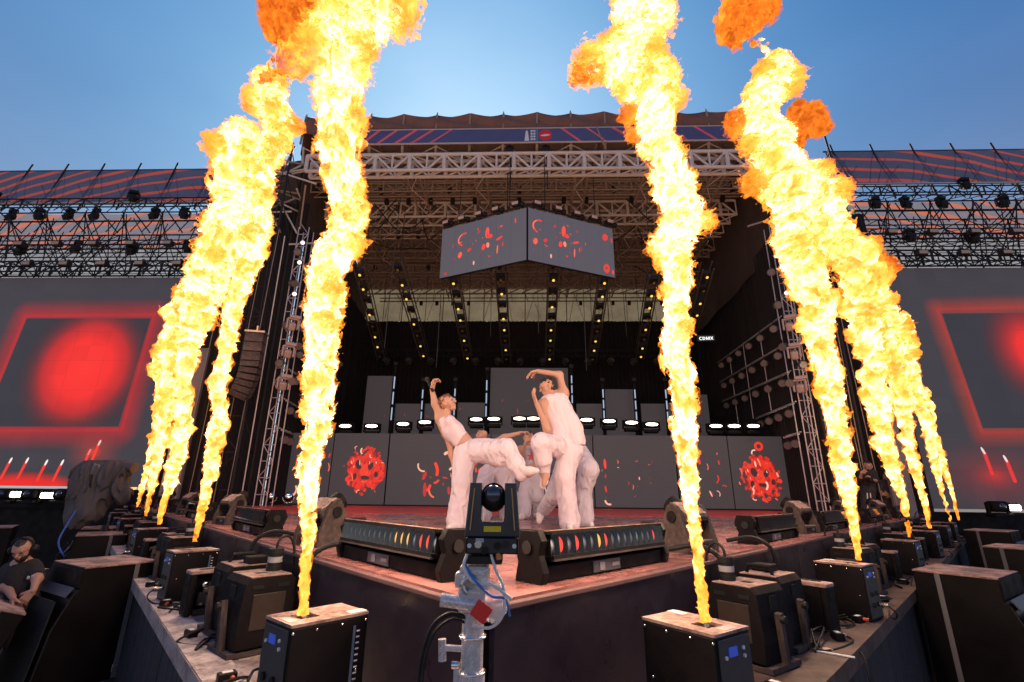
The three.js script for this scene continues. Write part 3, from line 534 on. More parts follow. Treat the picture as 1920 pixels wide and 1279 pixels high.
  [-5.6, -3.3, -1.1, 2.2, 4.4, 6.6].forEach((x, i) => {
    const t = thing('depth_truss', `${['leftmost', 'second', 'third', 'fourth', 'fifth', 'rightmost'][i]} lattice truss running front to back under the roof`, 'truss', F(x, 12.0, 0.4), ANG, 'lattice trusses running back under the roof');
    for (const dx of [-0.2, 0.2]) for (const dy of [0, 0.4]) strut(t, 'chord', V(dx, dy, 0), V(dx, dy - 0.55, -9), 0.03, M.trussDark);
    for (let k = 0; k < 12; k++) { const z = -k * 0.75, z2 = z - 0.75, y = -0.061 * k * 0.75; strut(t, 'brace', V(k % 2 ? -0.2 : 0.2, y, z), V(k % 2 ? 0.2 : -0.2, y - 0.05, z2), 0.018, M.truss); strut(t, 'brace', V(0.2, y + (k % 2 ? 0.4 : 0), z), V(0.2, y - 0.05 + (k % 2 ? 0 : 0.4), z2), 0.018, M.trussDark); }
  });
  // light rig pipes between the trusses
  for (const [v, zd, w] of [[352, 1.4, 'just behind the front roof truss'], [372, 2.2, 'just before the second roof truss'], [437, 4.2, 'behind the second roof truss'], [497, 6.7, 'behind the third roof truss'], [565, 9.6, 'before the pale back tarpaulin']]) {
    const y = FF(960, v, zd).y; const t = thing('rigging_pipe', `long dark pipe with clamps ${w}`, 'pipe', F(0.6, y, zd), ANG, null);
    strut(t, 'tube', V(-7.3, 0, 0), V(7.4, 0, 0), 0.035, M.trussDark); strut(t, 'tube', V(-7.3, 0.14, 0.1), V(7.4, 0.14, 0.1), 0.03, M.trussDark);
    for (let x = -7; x < 7.2; x += 0.8) { strut(t, 'hanger', V(x, -0.02, 0), V(x + rr(-0.3, 0.3), rr(0.25, 0.8), 0.05), 0.018, M.trussDark); if (rnd() < 0.5) part(t, 'clamp', bx(0.14, 0.2, 0.14, x + 0.2, -0.1, 0), M.iron); }
  }
  // chain hoists at the middle
  for (const [x, l] of [[-0.15, 'left of'], [1.0, 'right of']]) {
    const t = thing('chain_hoist', `black chain hoist hanging ${l} the middle of the front truss`, 'hoist', F(x, 12.75, 0.05), ANG);
    part(t, 'motor', rb(0.26, 0.36, 0.24, 0, -0.25, 0, 0.03), M.iron); part(t, 'hook', new THREE.TorusGeometry(0.06, 0.018, 8, 16).translate(0, -0.02, 0), M.iron); strut(t, 'chain', V(0.05, -0.4, 0), V(0.05, -1.6, 0), 0.014, M.iron); strut(t, 'chain', V(-0.04, 0, 0), V(-0.04, -3.4, 0), 0.014, M.iron);
  }
  for (let k = 0; k < 7; k++) { const x = -3.6 + k * 1.5 + rr(-0.3, 0.3); single('steel_cable', bar(F(x, 11.7, 1.2 + k % 3), F(x + rr(-0.1, 0.1), rr(5.5, 7.5), 1.3 + k % 3), 0.011, 6), std(0.07, 0.065, 0.065, 0.8), `${['leftmost', 'second', 'third', 'fourth', 'fifth', 'sixth', 'rightmost'][k]} of the thin cables hanging under the stage roof`, 'cable', 'thin cables hanging from the roof'); }

  [['left', -4.6, 1.2], ['middle', 0.2, 2.0], ['right', 4.9, 1.4], ['far right', 6.7, 3.4]].forEach(([w, x, zd]) => {
    const t = thing('cable_bundle', `dark bundle of cables drooping under the ${w} part of the stage roof`, 'cable', [0, 0, 0]);
    for (let k = 0; k < 7; k++) { const a = F(x + rr(-1.4, 1.4), rr(11.6, 12.2), zd + rr(0, 4)), b = F(x + rr(-2, 2), rr(11.6, 12.2), zd + rr(0, 4)), m = a.clone().lerp(b, 0.5); m.y -= rr(0.3, 0.9); part(t, 'strand', tube([a, m, b], 0.022, 16, 5), M.iron); }
  });
  // banner
  const bw = 13.6, tex = canvas(2048, 80, (c, w, h) => {
    c.fillStyle = '#585c8c'; c.fillRect(0, 0, w, h); c.strokeStyle = '#ff6a70';
    for (const [x, dx, lw] of [[160, 90, 16], [250, 100, 13], [330, 110, 12], [420, 120, 13], [500, 125, 12], [590, 125, 9], [1210, -110, 11], [1330, -110, 8], [1460, -130, 13], [1560, -130, 16], [1700, -120, 14], [1840, -120, 12]]) { c.lineWidth = lw; c.beginPath(); c.moveTo(x - dx / 2, h + 8); c.lineTo(x + dx / 2, -8); c.stroke(); }
    for (let i = 0; i < 400; i++) { c.fillStyle = `rgba(${i % 2 ? '20,22,50' : '110,115,160'},0.10)`; c.fillRect((i * 137) % w, (i * 53) % h, 40, 3); }
    const lx = w * 0.505;
    c.fillStyle = '#e8e6ea'; c.beginPath(); c.moveTo(lx - 45, 72); c.lineTo(lx - 40, 22); c.lineTo(lx - 34, 8); c.lineTo(lx - 28, 22); c.lineTo(lx - 23, 72); c.closePath(); c.fill();
    for (let r = 0; r < 4; r++) for (let k = 0; k < 2; k++) c.fillRect(lx - 16 + k * 13, 10 + r * 16, 10, 11);
    c.fillStyle = '#5fb0b8'; c.fillRect(lx + 13, 6, 4, 68);
    c.fillStyle = '#e8323c'; c.beginPath(); c.arc(lx + 54, 40, 31, 0, 7); c.fill();
    c.fillStyle = '#f6dfe0'; c.font = 'bold italic 22px sans-serif'; c.textAlign = 'center'; c.beginPath(); c.ellipse(lx + 54, 41, 23, 6, -0.1, 0, 7); c.fill();
  });
  const b = thing('roof_banner', 'navy roof banner with red diagonal stripes and logos', 'banner', F(0.55, 12.93, -0.24), ANG);
  part(b, 'print', new THREE.PlaneGeometry(bw, 0.53, 40, 2), std(0.9, 0.9, 0.9, 0.7, { map: tex, side: THREE.DoubleSide }));
  part(b, 'hem', [bar(V(-bw / 2, 0.27, -0.01), V(bw / 2, 0.27, -0.01), 0.025), bar(V(-bw / 2, -0.27, -0.01), V(bw / 2, -0.27, -0.01), 0.03)], std(0.5, 0.42, 0.42, 0.7));

  // back tarpaulin and curtains
  const tarp = phy(0.36, 0.31, 0.21, 0.95, { transmission: 0.35, thickness: 0, map: rep(T.grime, 0.25), bumpMap: rep(T.coarse, 0.5), bumpScale: 0.05 });
  const bt = thing('back_tarpaulin', 'pale translucent tarpaulin strip along the back of the roof', 'tarpaulin', [0, 0, 0]);
  for (let k = 0; k < 8; k++) { const xa = -7.75 + k * 2.1; part(bt, 'sheet', grid(14, 8, (s, t) => F(xa + 2.1 * s, 10.45 + t * 1.85, 10.15 + 0.10 * Math.sin(s * Math.PI) * (1 - t) + 0.03 * Math.sin(s * 17 + k))), tarp); strut(bt, 'seam_pole', F(xa, 10.4, 10.1), F(xa, 12.3, 10.1), 0.025, M.trussDark); }
  for (let k = 0; k < 22; k++) strut(bt, 'lashing', F(-7.2 + k * 0.72, 10.45, 10.0), F(-7.2 + k * 0.72 + rr(-0.5, 0.5), 11.9, 9.9), 0.012, M.trussDark);
  const dark = [[0.014, 0.011, 0.011], [0.018, 0.014, 0.013], [0.012, 0.010, 0.011]].map((c) => std(...c, 0.95, { map: rep(T.streak, 0.4) }));
  const drape = (parent, n, A, Bp, y0, y1, fold = 0.06, waves = 9) => {      // n folded panels from A to B
    for (let k = 0; k < n; k++) {
      const a = A.clone().lerp(Bp, k / n), c = A.clone().lerp(Bp, (k + 1.02) / n), dir = c.clone().sub(a), nn = V(-dir.z, 0, dir.x).normalize();
      part(parent, 'curtain_panel', grid(waves * 8, 3, (s, t) => a.clone().addScaledVector(dir, s).addScaledVector(nn, fold * Math.sin(s * waves * 6.28319) * (1 - 0.5 * t) + fold * 0.5 * Math.sin(s * 12.56637) * Math.cos(k * 2.1)).setY(y0 + (y1 - y0) * t)), dark[k % 3]);
    }
  };
  const bc = thing('back_curtain', 'black folded curtain across the back of the stage', 'curtain', [0, 0, 0]);
  drape(bc, 9, F(-7.4, 0, 10.05), F(9.2, 0, 10.05), DECK, 10.42);
  const sl = thing('side_curtain', 'black curtain wall along the left inner side of the stage', 'curtain', [0, 0, 0]);
  drape(sl, 5, F(-6.75, 0, 0.9), F(-7.4, 0, 10), DECK, 10.4); drape(sl, 3, F(-9.9, 0, 0.7), F(-6.75, 0, 0.8), DECK, 11.2, 0.04, 5);
  const sr = thing('side_curtain', 'black curtain wall along the right inner side of the stage', 'curtain', [0, 0, 0]);
  drape(sr, 5, F(9.2, 0, 10), F(8.05, 0, 0.9), DECK, 9.9); drape(sr, 3, F(8.05, 0, 0.8), F(10.9, 0, 0.7), DECK, 10.6, 0.04, 5);

  const sideCloth = phy(0.075, 0.042, 0.03, 0.95, { transmission: 0.12, thickness: 0, map: rep(T.streak, 0.3), bumpMap: rep(T.coarse, 0.4), bumpScale: 0.03 });
  for (const [side, xf, xb2, y0] of [['left', -6.95, -7.6, 10.3], ['right', 8.1, 8.8, 9.7]]) {
    const t = thing('roof_side_cloth', `brown cloth closing the ${side} side between roof and curtain`, 'cloth', [0, 0, 0]), s = side === 'left' ? -1 : 1;
    part(t, 'side_sheet', grid(20, 6, (a, b) => F(xf + (xb2 - xf) * a + 0.05 * Math.sin(a * 19 + b * 3), y0 - 0.3 + b * (13.9 - y0 - 1.3 * a), 0.5 + 9.7 * a)), sideCloth);
    part(t, 'front_sheet', grid(14, 6, (a, b) => F(xf + s * a * 1.5, y0 + b * (2.75 - 0.5 * a), 0.85 + 0.04 * Math.sin(a * 14))), sideCloth);
    for (let k = 0; k < 12; k++) strut(t, 'brace', F(xf + s * rr(-0.4, 1.4), rr(9.8, 12.4), rr(0.0, 0.8)), F(xf + s * rr(-0.4, 1.4), rr(9.8, 12.6), rr(0.0, 0.8)), 0.028, k % 2 ? M.truss : M.trussDark);
  }
  // portal towers of lattice steel
  for (const [x, side] of [[-7.6, 'left'], [8.5, 'right']]) {
    const t = thing('portal_tower', `tall lattice steel tower at the ${side} front corner of the stage roof`, 'tower', F(x, 0, 0.35), ANG);
    for (const [dx, dz] of [[-0.45, -0.4], [0.45, -0.4], [-0.45, 0.4], [0.45, 0.4]]) strut(t, 'leg', V(dx, 0, dz), V(dx, 12.9, dz), 0.036, M.iron);
    for (let y = 1.2, i = 0; y < 12.2; y += 0.95, i++) for (const dz of [0.4]) { strut(t, 'rung', V(-0.45, y, dz), V(0.45, y, dz), 0.018, M.iron); strut(t, 'brace', V(i % 2 ? -0.45 : 0.45, y, dz), V(i % 2 ? 0.45 : -0.45, y + 0.95, dz), 0.016, M.iron); strut(t, 'brace', V(x < 0 ? 0.45 : -0.45, y, -0.4), V(x < 0 ? 0.45 : -0.45, y + 0.95, 0.4), 0.016, M.iron); }
    for (let k = 0; k < 16; k++) { const y = rr(9.6, 12.2), s = x < 0 ? 1 : -1; strut(t, 'brace', V(rr(-0.5, 0.5), y, rr(-0.4, 0.5)), V(rr(-0.6, 1.6) * s, y + rr(-0.9, 1.2), rr(-0.8, 0.8)), 0.03, k % 2 ? M.truss : M.trussDark); }
    const leaf = std(0.17, 0.155, 0.18, 0.55, { map: rep(T.streak, 0.5) });
    const s = x < 0 ? -1 : 1; part(t, 'side_panel', [bx(0.5, 4.6, 0.05, s * 1.05, 3.6, 0.55), bx(0.03, 4.6, 0.07, s * 0.79, 3.6, 0.56)], leaf);
    strut(t, 'guy_pole', V(s * -0.75, 1.75, 0.4), V(s * -0.7, 9.5, 0.4), 0.016, M.truss);
    strut(t, 'guy_pole', V(s * 0.2, 1.75, 0.6), V(s * 0.35, 9.5, 0.5), 0.012, M.trussDark);
    for (let k = 0; k < 5; k++) strut(t, 'guy_pole', V(s * (-0.5 + 0.33 * k), 1.75, 0.62), V(s * (-0.62 + 0.33 * k), 9.6, 0.62), 0.009, M.trussDark);
  }
  single('aerial_pole', [bar(FF(1563, 310, 0.3), FF(1543, 245, 0.3), 0.03), new THREE.SphereGeometry(0.09, 10, 8).translate(...FF(1543, 243, 0.3).toArray())], M.iron, 'thin aerial pole standing beside the right end of the roof', 'pole');
}
// ---------- lamps on the stage sides ----------
function parLamp(label, lit) {
  const t = thing('stage_lamp', label, 'lamp', [0, 0, 0], 0, 'round lamps on the side bars');
  part(t, 'can', [cy(0.115, 0.20, 0, 0, 0, 18, 0.085).rotateX(Math.PI / 2)], std(0.10, 0.085, 0.085, 0.5));
  part(t, 'rim', new THREE.TorusGeometry(0.118, 0.012, 8, 24).translate(0, 0, 0.1), std(0.16, 0.12, 0.11, 0.5));
  part(t, 'lamp_lens', new THREE.CircleGeometry(0.105, 24).translate(0, 0, 0.104), lit ? glow(1.6, 1.4, 1.35) : std(0.17, 0.125, 0.115, 0.3));
  part(t, 'bracket', [new THREE.TorusGeometry(0.15, 0.012, 6, 18, Math.PI).translate(0, 0, 0), cy(0.016, 0.12, 0, 0.2, 0, 8)], M.iron);
  return t;
}
{
  const barMat = std(0.55, 0.47, 0.46, 0.4, { metalness: 0.5 });
  let dim = null, lit = null; const names = ['top', 'second', 'third', 'fourth', 'lowest'];
  const lamp = (label, pos, turn, on) => {
    let t;
    if (on) t = lit ? copyOf(lit, 'stage_lamp', label, pos, turn) : lit = parLamp(label, true); else t = dim ? copyOf(dim, 'stage_lamp', label, pos, turn) : dim = parLamp(label, false);
    t.position.copy(pos); t.rotation.set(0.25, turn, 0, 'YXZ'); t.scale.setScalar(on ? 0.55 : 0.82); return t;
  };
  for (const side of ['right', 'left']) {
    const s = side === 'right' ? 1 : -1, X = (x) => side === 'right' ? x : 0.65 * 2 - x + 0.05;
    [7.05, 6.23, 5.43, 4.57, 3.75].forEach((y, i) => {
      const a = F(X(7.68), y, 0.45), b = i < 3 ? F(X(8.55), y + 0.35, 6.8) : i === 3 ? F(X(8.2), y + 0.05, 3.6) : F(X(7.8), y, 1.4);
      const t = thing('lamp_bar', `${names[i]} metal bar with lamps along the ${side} inner stage wall`, 'bar', [0, 0, 0]);
      strut(t, 'tube', a, b, 0.028, barMat); strut(t, 'tube', a.clone().setY(a.y + 0.05).add(V(0.06 * s, 0, 0)), b.clone().setY(b.y + 0.05).add(V(0.06 * s, 0, 0)), 0.018, barMat);
      const n = [6, 6, 6, 4, 2][i];
      for (let k = 0; k < n; k++) lamp(`${['first', 'second', 'third', 'fourth', 'fifth', 'sixth'][k]} lamp from the front, ${names[i]} bar, ${side} inner wall`, a.clone().lerp(b, (k + 0.35) / n).add(V(-0.05 * s, -0.24, 0)), -s * 0.75, false);
      if (i < 3) for (let k = 1; k < 4; k++) { const q = a.clone().lerp(b, k / 4); strut(t, 'dropper', q, q.clone().setY(y - 0.8), 0.015, barMat); }
    });
    // upright ladder truss with lamps at the front corner
    const L = thing('lamp_tower', `upright ladder truss with bright lamps at the ${side} front corner of the stage`, 'truss', F(X(7.75), DECK, 0.2), ANG);
    for (const dx of [-0.16, 0.16]) for (const dz of [-0.16, 0.16]) strut(L, 'upright', V(dx, 0, dz), V(dx, 8.1, dz), 0.017, barMat);
    for (let y = 0.3, i = 0; y < 8; y += 0.42, i++) { strut(L, 'rung', V(-0.16, y, 0.16), V(0.16, y, 0.16), 0.014, barMat); strut(L, 'brace', V(i % 2 ? -0.16 : 0.16, y, 0.16), V(i % 2 ? 0.16 : -0.16, y + 0.42, 0.16), 0.012, barMat); }
    [9.2, 8.55, 7.55].forEach((y, i) => lamp(`glowing white lamp, ${names[i]} on the ${side} ladder truss`, F(X(7.62), y, -0.15), -s * 0.25, true));
    [8.9, 8.2, 7.9, 7.2, 6.6, 6.0, 5.5, 5.0].forEach((y, i) => lamp(`unlit round lamp ${['first', 'second', 'third', 'fourth', 'fifth', 'sixth', 'seventh', 'eighth'][i]} from the top of the ${side} ladder truss`, F(X(7.62) + (i % 2 ? 0.28 : -0.12) * -s, y, -0.12), -s * (0.2 + 0.5 * (i % 3)), false));
    [6.7, 5.9, 5.0].forEach((y, i) => { const t = thing('moving_head', `pale moving head light, ${['upper', 'middle', 'lower'][i]} one clamped to the ${side} ladder truss`, 'stage light', F(X(7.5), y, -0.25), -s * 0.6, 'pale moving heads on the ladder trusses'); const pm = std(0.42, 0.31, 0.29, 0.5); part(t, 'base', rb(0.3, 0.1, 0.22, 0.05, 0.1, 0, 0.03), pm); part(t, 'yoke', [rb(0.05, 0.3, 0.1, -0.14, -0.1, 0, 0.02), rb(0.05, 0.3, 0.1, 0.14, -0.1, 0, 0.02), bx(0.3, 0.04, 0.1, 0, 0.04, 0)], pm); part(t, 'head', [rb(0.2, 0.24, 0.2, 0, -0.16, 0.02, 0.06, 3).rotateX(0.5)], pm); });
    // floor lamps
    for (let k = 0; k < 3; k++) { const t = thing('floor_light', `small black floor light, ${['first', 'second', 'third'][k]} from the screen wall at the ${side} stage corner`, 'stage light', F(X(side === 'right' ? 8.15 + k * 0.42 : 7.05 + k * 0.5), DECK, 1.2), -s * 0.4, 'small floor lights at the stage corners'); part(t, 'foot', rb(0.22, 0.06, 0.2, 0, 0.03, 0, 0.02), M.iron); part(t, 'yoke', new THREE.TorusGeometry(0.15, 0.016, 8, 18, Math.PI).rotateZ(Math.PI).translate(0, 0.23, 0), M.steel); part(t, 'head', cy(0.12, 0.2, 0, 0, 0, 18, 0.10).rotateX(1.3).translate(0, 0.25, 0), M.iron); part(t, 'lens', new THREE.SphereGeometry(0.1, 16, 8, 0, 6.3, 0, 1.2).scale(1, 0.4, 1).rotateX(1.3).translate(0, 0.27, 0.1), M.chrome); }
    for (const [y, w] of [[2.45, 0.6], [3.25, 0.6]]) { const t = thing('cross_stand', `small metal cross bar, ${y < 3 ? 'lower' : 'upper'} one at the ${side} end of the screen wall`, 'bar', F(X(8.75), y, 1.6), ANG); strut(t, 'rail', V(-0.35, 0, 0), V(0.35, 0, 0), 0.02, barMat); strut(t, 'stem', V(0, y < 3 ? -0.7 : -0.79, 0.03), V(0, 0.35, 0.03), 0.014, barMat); }
  }
  // line array left
  const la = thing('line_array', 'curved hanging line array loudspeaker at the left stage corner', 'loudspeaker', F(-6.95, 6.2, -0.55), ANG + 0.25);
  let p = V(0, 0, 0), a = 0; const lm = std(0.15, 0.115, 0.11, 0.7, { map: rep(T.dust, 1.5) }), lm2 = std(0.12, 0.092, 0.09, 0.7, { map: rep(T.dust, 1.5) });
  for (let k = 0; k < 9; k++) { const h = k < 3 ? 0.26 : 0.16; part(la, 'cabinet', rb(0.46, h - 0.015, 0.36, 0, -h / 2, 0, 0.02).rotateX(a).rotateZ(-a * 0.8).translate(p.x, p.y, p.z), k % 2 ? lm : lm2); p.y -= h * Math.cos(a); p.x -= h * Math.sin(a) * 0.8; p.z -= h * Math.sin(a) * 0.4; if (k > 2) a += 0.1; }
  part(la, 'rig_frame', [bx(0.5, 0.05, 0.4, 0, 0.03, 0), bx(0.04, 0.2, 0.04, 0, 0.14, 0)], M.steel); strut(la, 'chain', V(0, 0.2, 0), V(0, 5.4, 0.3), 0.012, M.iron);
}
// ---------- hanging light ladders ----------
{
  const ladders = [[-5.11, 9.24, -5.75, 7.68], [-3.88, 9.43, -3.81, 7.69], [-1.97, 8.9, -1.9, 7.62], [-0.41, 9.03, -0.22, 7.58], [1.33, 9.02, 1.63, 7.58], [2.99, 8.9, 3.48, 7.59], [4.57, 8.9, 5.55, 7.71], [6.3, 9.1, 7.5, 7.8]];
  const ord = ['leftmost', 'second', 'third', 'fourth', 'fifth', 'sixth', 'seventh', 'rightmost'];
  const lampMat = glow(1.0, 0.62, 0.12), lampDim = std(0.25, 0.17, 0.06, 0.3), shell = std(0.02, 0.018, 0.018, 0.6), rail = std(0.10, 0.085, 0.075, 0.5);
  const cell = new THREE.CircleGeometry(0.046, 16), box = bx(0.26, 0.14, 0.26);
  ladders.forEach(([xa, ya, xb, yb], i) => {
    const A = F(xa, ya, 1.5), B = F(xb, yb, 7.5), t = thing('light_ladder', `${ord[i]} of the sloping ceiling ladders with yellow lamps`, 'light bar', A, 0, 'sloping light ladders under the stage roof');
    const d = B.clone().sub(A), L = d.length(), side = V(1, 0, 0).addScaledVector(d, -d.x / d.lengthSq()).normalize(), up = side.clone().cross(d).normalize(); if (up.y < 0) up.negate();
    for (const s of [-1, 1]) { strut(t, 'rail', side.clone().multiplyScalar(0.17 * s), d.clone().addScaledVector(side, 0.17 * s), 0.026, rail); strut(t, 'rail', side.clone().multiplyScalar(0.17 * s).addScaledVector(up, 0.3), d.clone().addScaledVector(side, 0.17 * s).addScaledVector(up, 0.3), 0.022, rail); }
    const basis = new THREE.Matrix4().makeBasis(side, up, side.clone().cross(up)), q = new THREE.Quaternion().setFromRotationMatrix(basis);
    for (let k = 0; k < 8; k++) {
      const c = d.clone().multiplyScalar((k + 0.5) / 8);
      strut(t, 'rung', c.clone().addScaledVector(side, -0.17), c.clone().addScaledVector(side, 0.17).addScaledVector(up, 0.3), 0.012, rail);
      const m = part(t, 'lamp_box', box, shell); m.position.copy(c).addScaledVector(up, 0.1); m.quaternion.copy(q);
      const toEye = V(0, EYE, 0).sub(A.clone().add(c)).normalize().addScaledVector(V(0, -1, 0), 0.4).normalize();
      const l = part(t, 'lamp_face', cell, (k * 7 + i * 3) % 5 < 3 ? lampMat : lampDim); l.position.copy(c).addScaledVector(up, 0.0).addScaledVector(V(0, -1, 0.75).normalize(), 0.07); l.quaternion.setFromUnitVectors(V(0, 0, 1), V(0, -0.75, 0.66).normalize());
    }
    for (const f of [0.1, 0.9]) { const c = d.clone().multiplyScalar(f); strut(t, 'hanger', c, c.clone().setY(c.y + 11.8 - (ya + (yb - ya) * f)), 0.012, M.iron); }
  });
  // small lamps on the thin back truss
  const y = FF(960, 668, 9).y; let first = null;
  for (let k = 0; k < 13; k++) {
    const label = `small dark lamp on the thin back truss, ${['first', 'second', 'third', 'fourth', 'fifth', 'sixth', 'seventh', 'eighth', 'ninth', 'tenth', 'eleventh', 'twelfth', 'thirteenth'][k]} from the left`, pos = F(-5.9 + k * 1.05, y - 0.3, 8.9);
    if (first) { copyOf(first, 'hanging_lamp', label, pos, ANG + (k % 3 - 1) * 0.3); continue; }
    const t = first = thing('hanging_lamp', label, 'lamp', pos, ANG, 'small lamps on the thin back truss'); const g = std(0.10, 0.09, 0.085, 0.4);
    part(t, 'yoke', new THREE.TorusGeometry(0.16, 0.02, 8, 18, Math.PI).translate(0, 0.02, 0), g); part(t, 'head', cy(0.12, 0.22, 0, 0, 0, 16, 0.1).rotateX(1.1), g); part(t, 'lens', new THREE.CircleGeometry(0.09, 16).rotateX(0.47).translate(0, -0.05, 0.1), M.lens);
  }
}
// ---------- LED screens ----------
const ledMat = (tex, k = 1) => { const m = std(0.035, 0.032, 0.034, 0.55, { emissiveMap: tex, emissiveIntensity: 0.82 * k }); m.emissive.setRGB(1, 1, 1); return m; };
const GREY = '#3f3a3d';
{
  const grey = (c, w, h) => { c.fillStyle = '#3b363b'; c.fillRect(0, 0, w, h); };
  const radial = (c, x, y, r, sx, stops) => { c.save(); c.translate(x, y); c.scale(sx, 1); const g = c.createRadialGradient(0, 0, 0, 0, 0, r); stops.forEach(([s, k]) => g.addColorStop(s, k)); c.fillStyle = g; c.beginPath(); c.arc(0, 0, r, 0, 7); c.fill(); c.restore(); };
  const glowLine = (c, pts, w, col) => { for (let k = 14; k >= 0; k--) { c.strokeStyle = `rgba(${col},${k ? 0.05 : 0.22})`; c.lineWidth = w * (0.8 + k * 0.62); c.lineJoin = c.lineCap = 'round'; c.beginPath(); pts.forEach(([x, y], i) => i ? c.lineTo(x, y) : c.moveTo(x, y)); c.stroke(); } };
  for (const side of ['left', 'right']) {
    const [x0, x1, y0, y1] = side === 'left' ? [-20.2, -9.5, 2.2, 8.78] : [9.9, 20.6, 1.88, 9.02];
    const W = 1536, H = Math.round(W * (y1 - y0) / (x1 - x0));
    const m = (u, v) => { const p = FF(u, v, 1.3); return [(p.x - x0) / (x1 - x0) * W, (y1 - p.y) / (y1 - y0) * H]; };
    const tex = canvas(W, H, (c) => {
      grey(c, W, H);
      const poly = (pts) => { c.beginPath(); pts.forEach(([u, v], i) => { const [x, y] = m(u, v); i ? c.lineTo(x, y) : c.moveTo(x, y); }); c.closePath(); };
      if (side === 'left') {
        glowLine(c, [[48, 592], [290, 590], [228, 806], [-40, 808], [48, 592]].map((q) => m(...q)), 17, '255,30,20');
        poly([[50, 597], [283, 597], [222, 800], [-34, 800]]); c.fillStyle = '#302e33'; c.fill();
        c.save(); c.clip(); const [x, y] = m(158, 690); radial(c, x, y, 330, 0.92, [[0, '#ff2e20'], [0.4, '#f8281c'], [0.62, 'rgba(225,32,24,0.8)'], [0.8, 'rgba(160,32,28,0.35)'], [1, 'rgba(90,30,32,0)']]); c.restore();
        const [bx0, by] = m(-60, 905), [bx1] = m(150, 905); c.save(); c.filter = 'none'; for (let k = 0; k < 14; k++) { c.fillStyle = `rgba(255,34,18,${0.10 + k * 0.012})`; c.beginPath(); c.ellipse((bx0 + bx1) / 2, by + 12, (bx1 - bx0) / 2 - k * 7, 62 - k * 3.2, 0, 0, 7); c.fill(); } c.restore();
        const candle = (u, v, l, lean) => { const [x, y] = m(u, v); c.strokeStyle = '#ff3222'; c.lineCap = 'round'; c.lineWidth = 12; c.beginPath(); c.moveTo(x, y); c.lineTo(x - lean, y + l); c.stroke(); c.fillStyle = '#fff4ee'; c.beginPath(); c.ellipse(x + 3, y - 10, 5, 13, 0.25, 0, 7); c.fill(); };
        [[17, 868], [48, 868], [84, 872], [114, 872]].forEach(([u, v]) => candle(u, v, 62, 14)); candle(165, 852, 50, 5); candle(184, 835, 80, 12);
        const [sx, sy] = m(175, 848); radial(c, sx, sy, 80, 1.6, [[0, 'rgba(255,60,40,0.9)'], [0.3, 'rgba(255,60,40,0.35)'], [1, 'rgba(255,60,40,0)']]);
      } else {
        glowLine(c, [[1990, 574], [1758, 580], [1842, 812], [2000, 810]].map((q) => m(...q)), 13, '235,40,30');
        poly([[1766, 588], [2000, 586], [2010, 802], [1843, 803]]); c.fillStyle = '#302e33'; c.fill();
        c.save(); c.clip(); const [x, y] = m(1938, 655); radial(c, x, y, 270, 0.8, [[0, '#ff2a1c'], [0.3, '#ee251b'], [0.6, 'rgba(180,30,26,0.6)'], [1, 'rgba(90,30,32,0)']]); c.restore();
        const [sx, sy] = m(1865, 892); radial(c, sx, sy, 150, 1.7, [[0, 'rgba(235,40,34,0.75)'], [0.35, 'rgba(200,40,36,0.3)'], [1, 'rgba(160,40,40,0)']]);
        for (const [u, v, u2, v2] of [[1846, 850, 1860, 888], [1888, 865, 1903, 902]]) { const [a, b] = m(u, v), [e, f] = m(u2, v2); c.strokeStyle = '#e8322a'; c.lineCap = 'round'; c.lineWidth = 15; c.beginPath(); c.moveTo(a, b); c.lineTo(e, f); c.stroke(); c.fillStyle = '#ffe8e2'; c.beginPath(); c.ellipse(a - 3, b - 10, 5, 15, -0.3, 0, 7); c.fill(); }
      }
      seed = 61; for (let i = 0; i < 20; i++) for (let j = 0; j < 14; j++) { c.fillStyle = rnd() < 0.5 ? `rgba(0,0,0,${rnd() * 0.035})` : `rgba(255,240,245,${rnd() * 0.010})`; c.fillRect(i * W / 20, j * H / 14, W / 20, H / 14); }
      c.fillStyle = 'rgba(0,0,0,0.16)'; for (let y = 0; y < H; y += 4) c.fillRect(0, y, W, 1);
      c.fillStyle = 'rgba(0,0,0,0.14)'; for (let x = 0; x < W; x += W / 10) c.fillRect(x, 0, 1.5, H); for (let y = 0; y < H; y += H / 7) c.fillRect(0, y, W, 1.5);
    });
    const t = thing('video_screen', side === 'left' ? 'large left video screen showing a red glowing square and candles' : 'large right video screen showing a dim red square and two candles', 'screen', F((x0 + x1) / 2, (y0 + y1) / 2, 1.3), ANG);
    part(t, 'display', new THREE.PlaneGeometry(x1 - x0, y1 - y0), ledMat(tex));
    part(t, 'back_frame', bx(x1 - x0, y1 - y0, 0.18, 0, 0, -0.1), M.iron);
    // row of lamps along the foot of the screen
    const low = thing('screen_sill', `black sill below the ${side} video screen`, 'sill', F((x0 + x1) / 2, y0 - 0.32, 0.9), ANG); part(low, 'board', bx(x1 - x0, 0.5, 0.5, 0, 0, 0), M.black); part(low, 'skirt', bx(x1 - x0, 1.7, 0.06, 0, -0.9, 0.1), M.black);
  }
  // panels of the screen wall at the back of the deck
  const X = [-6.95, -5.48, -3.75, -0.6, 2.5, 4.97, 6.55, 8.32], n = X.length - 1;
  const wall = thing('screen_wall', 'low wall of dark video panels with scattered red drawings', 'screen', F(0, DECK + 0.01, 2.3), ANG);
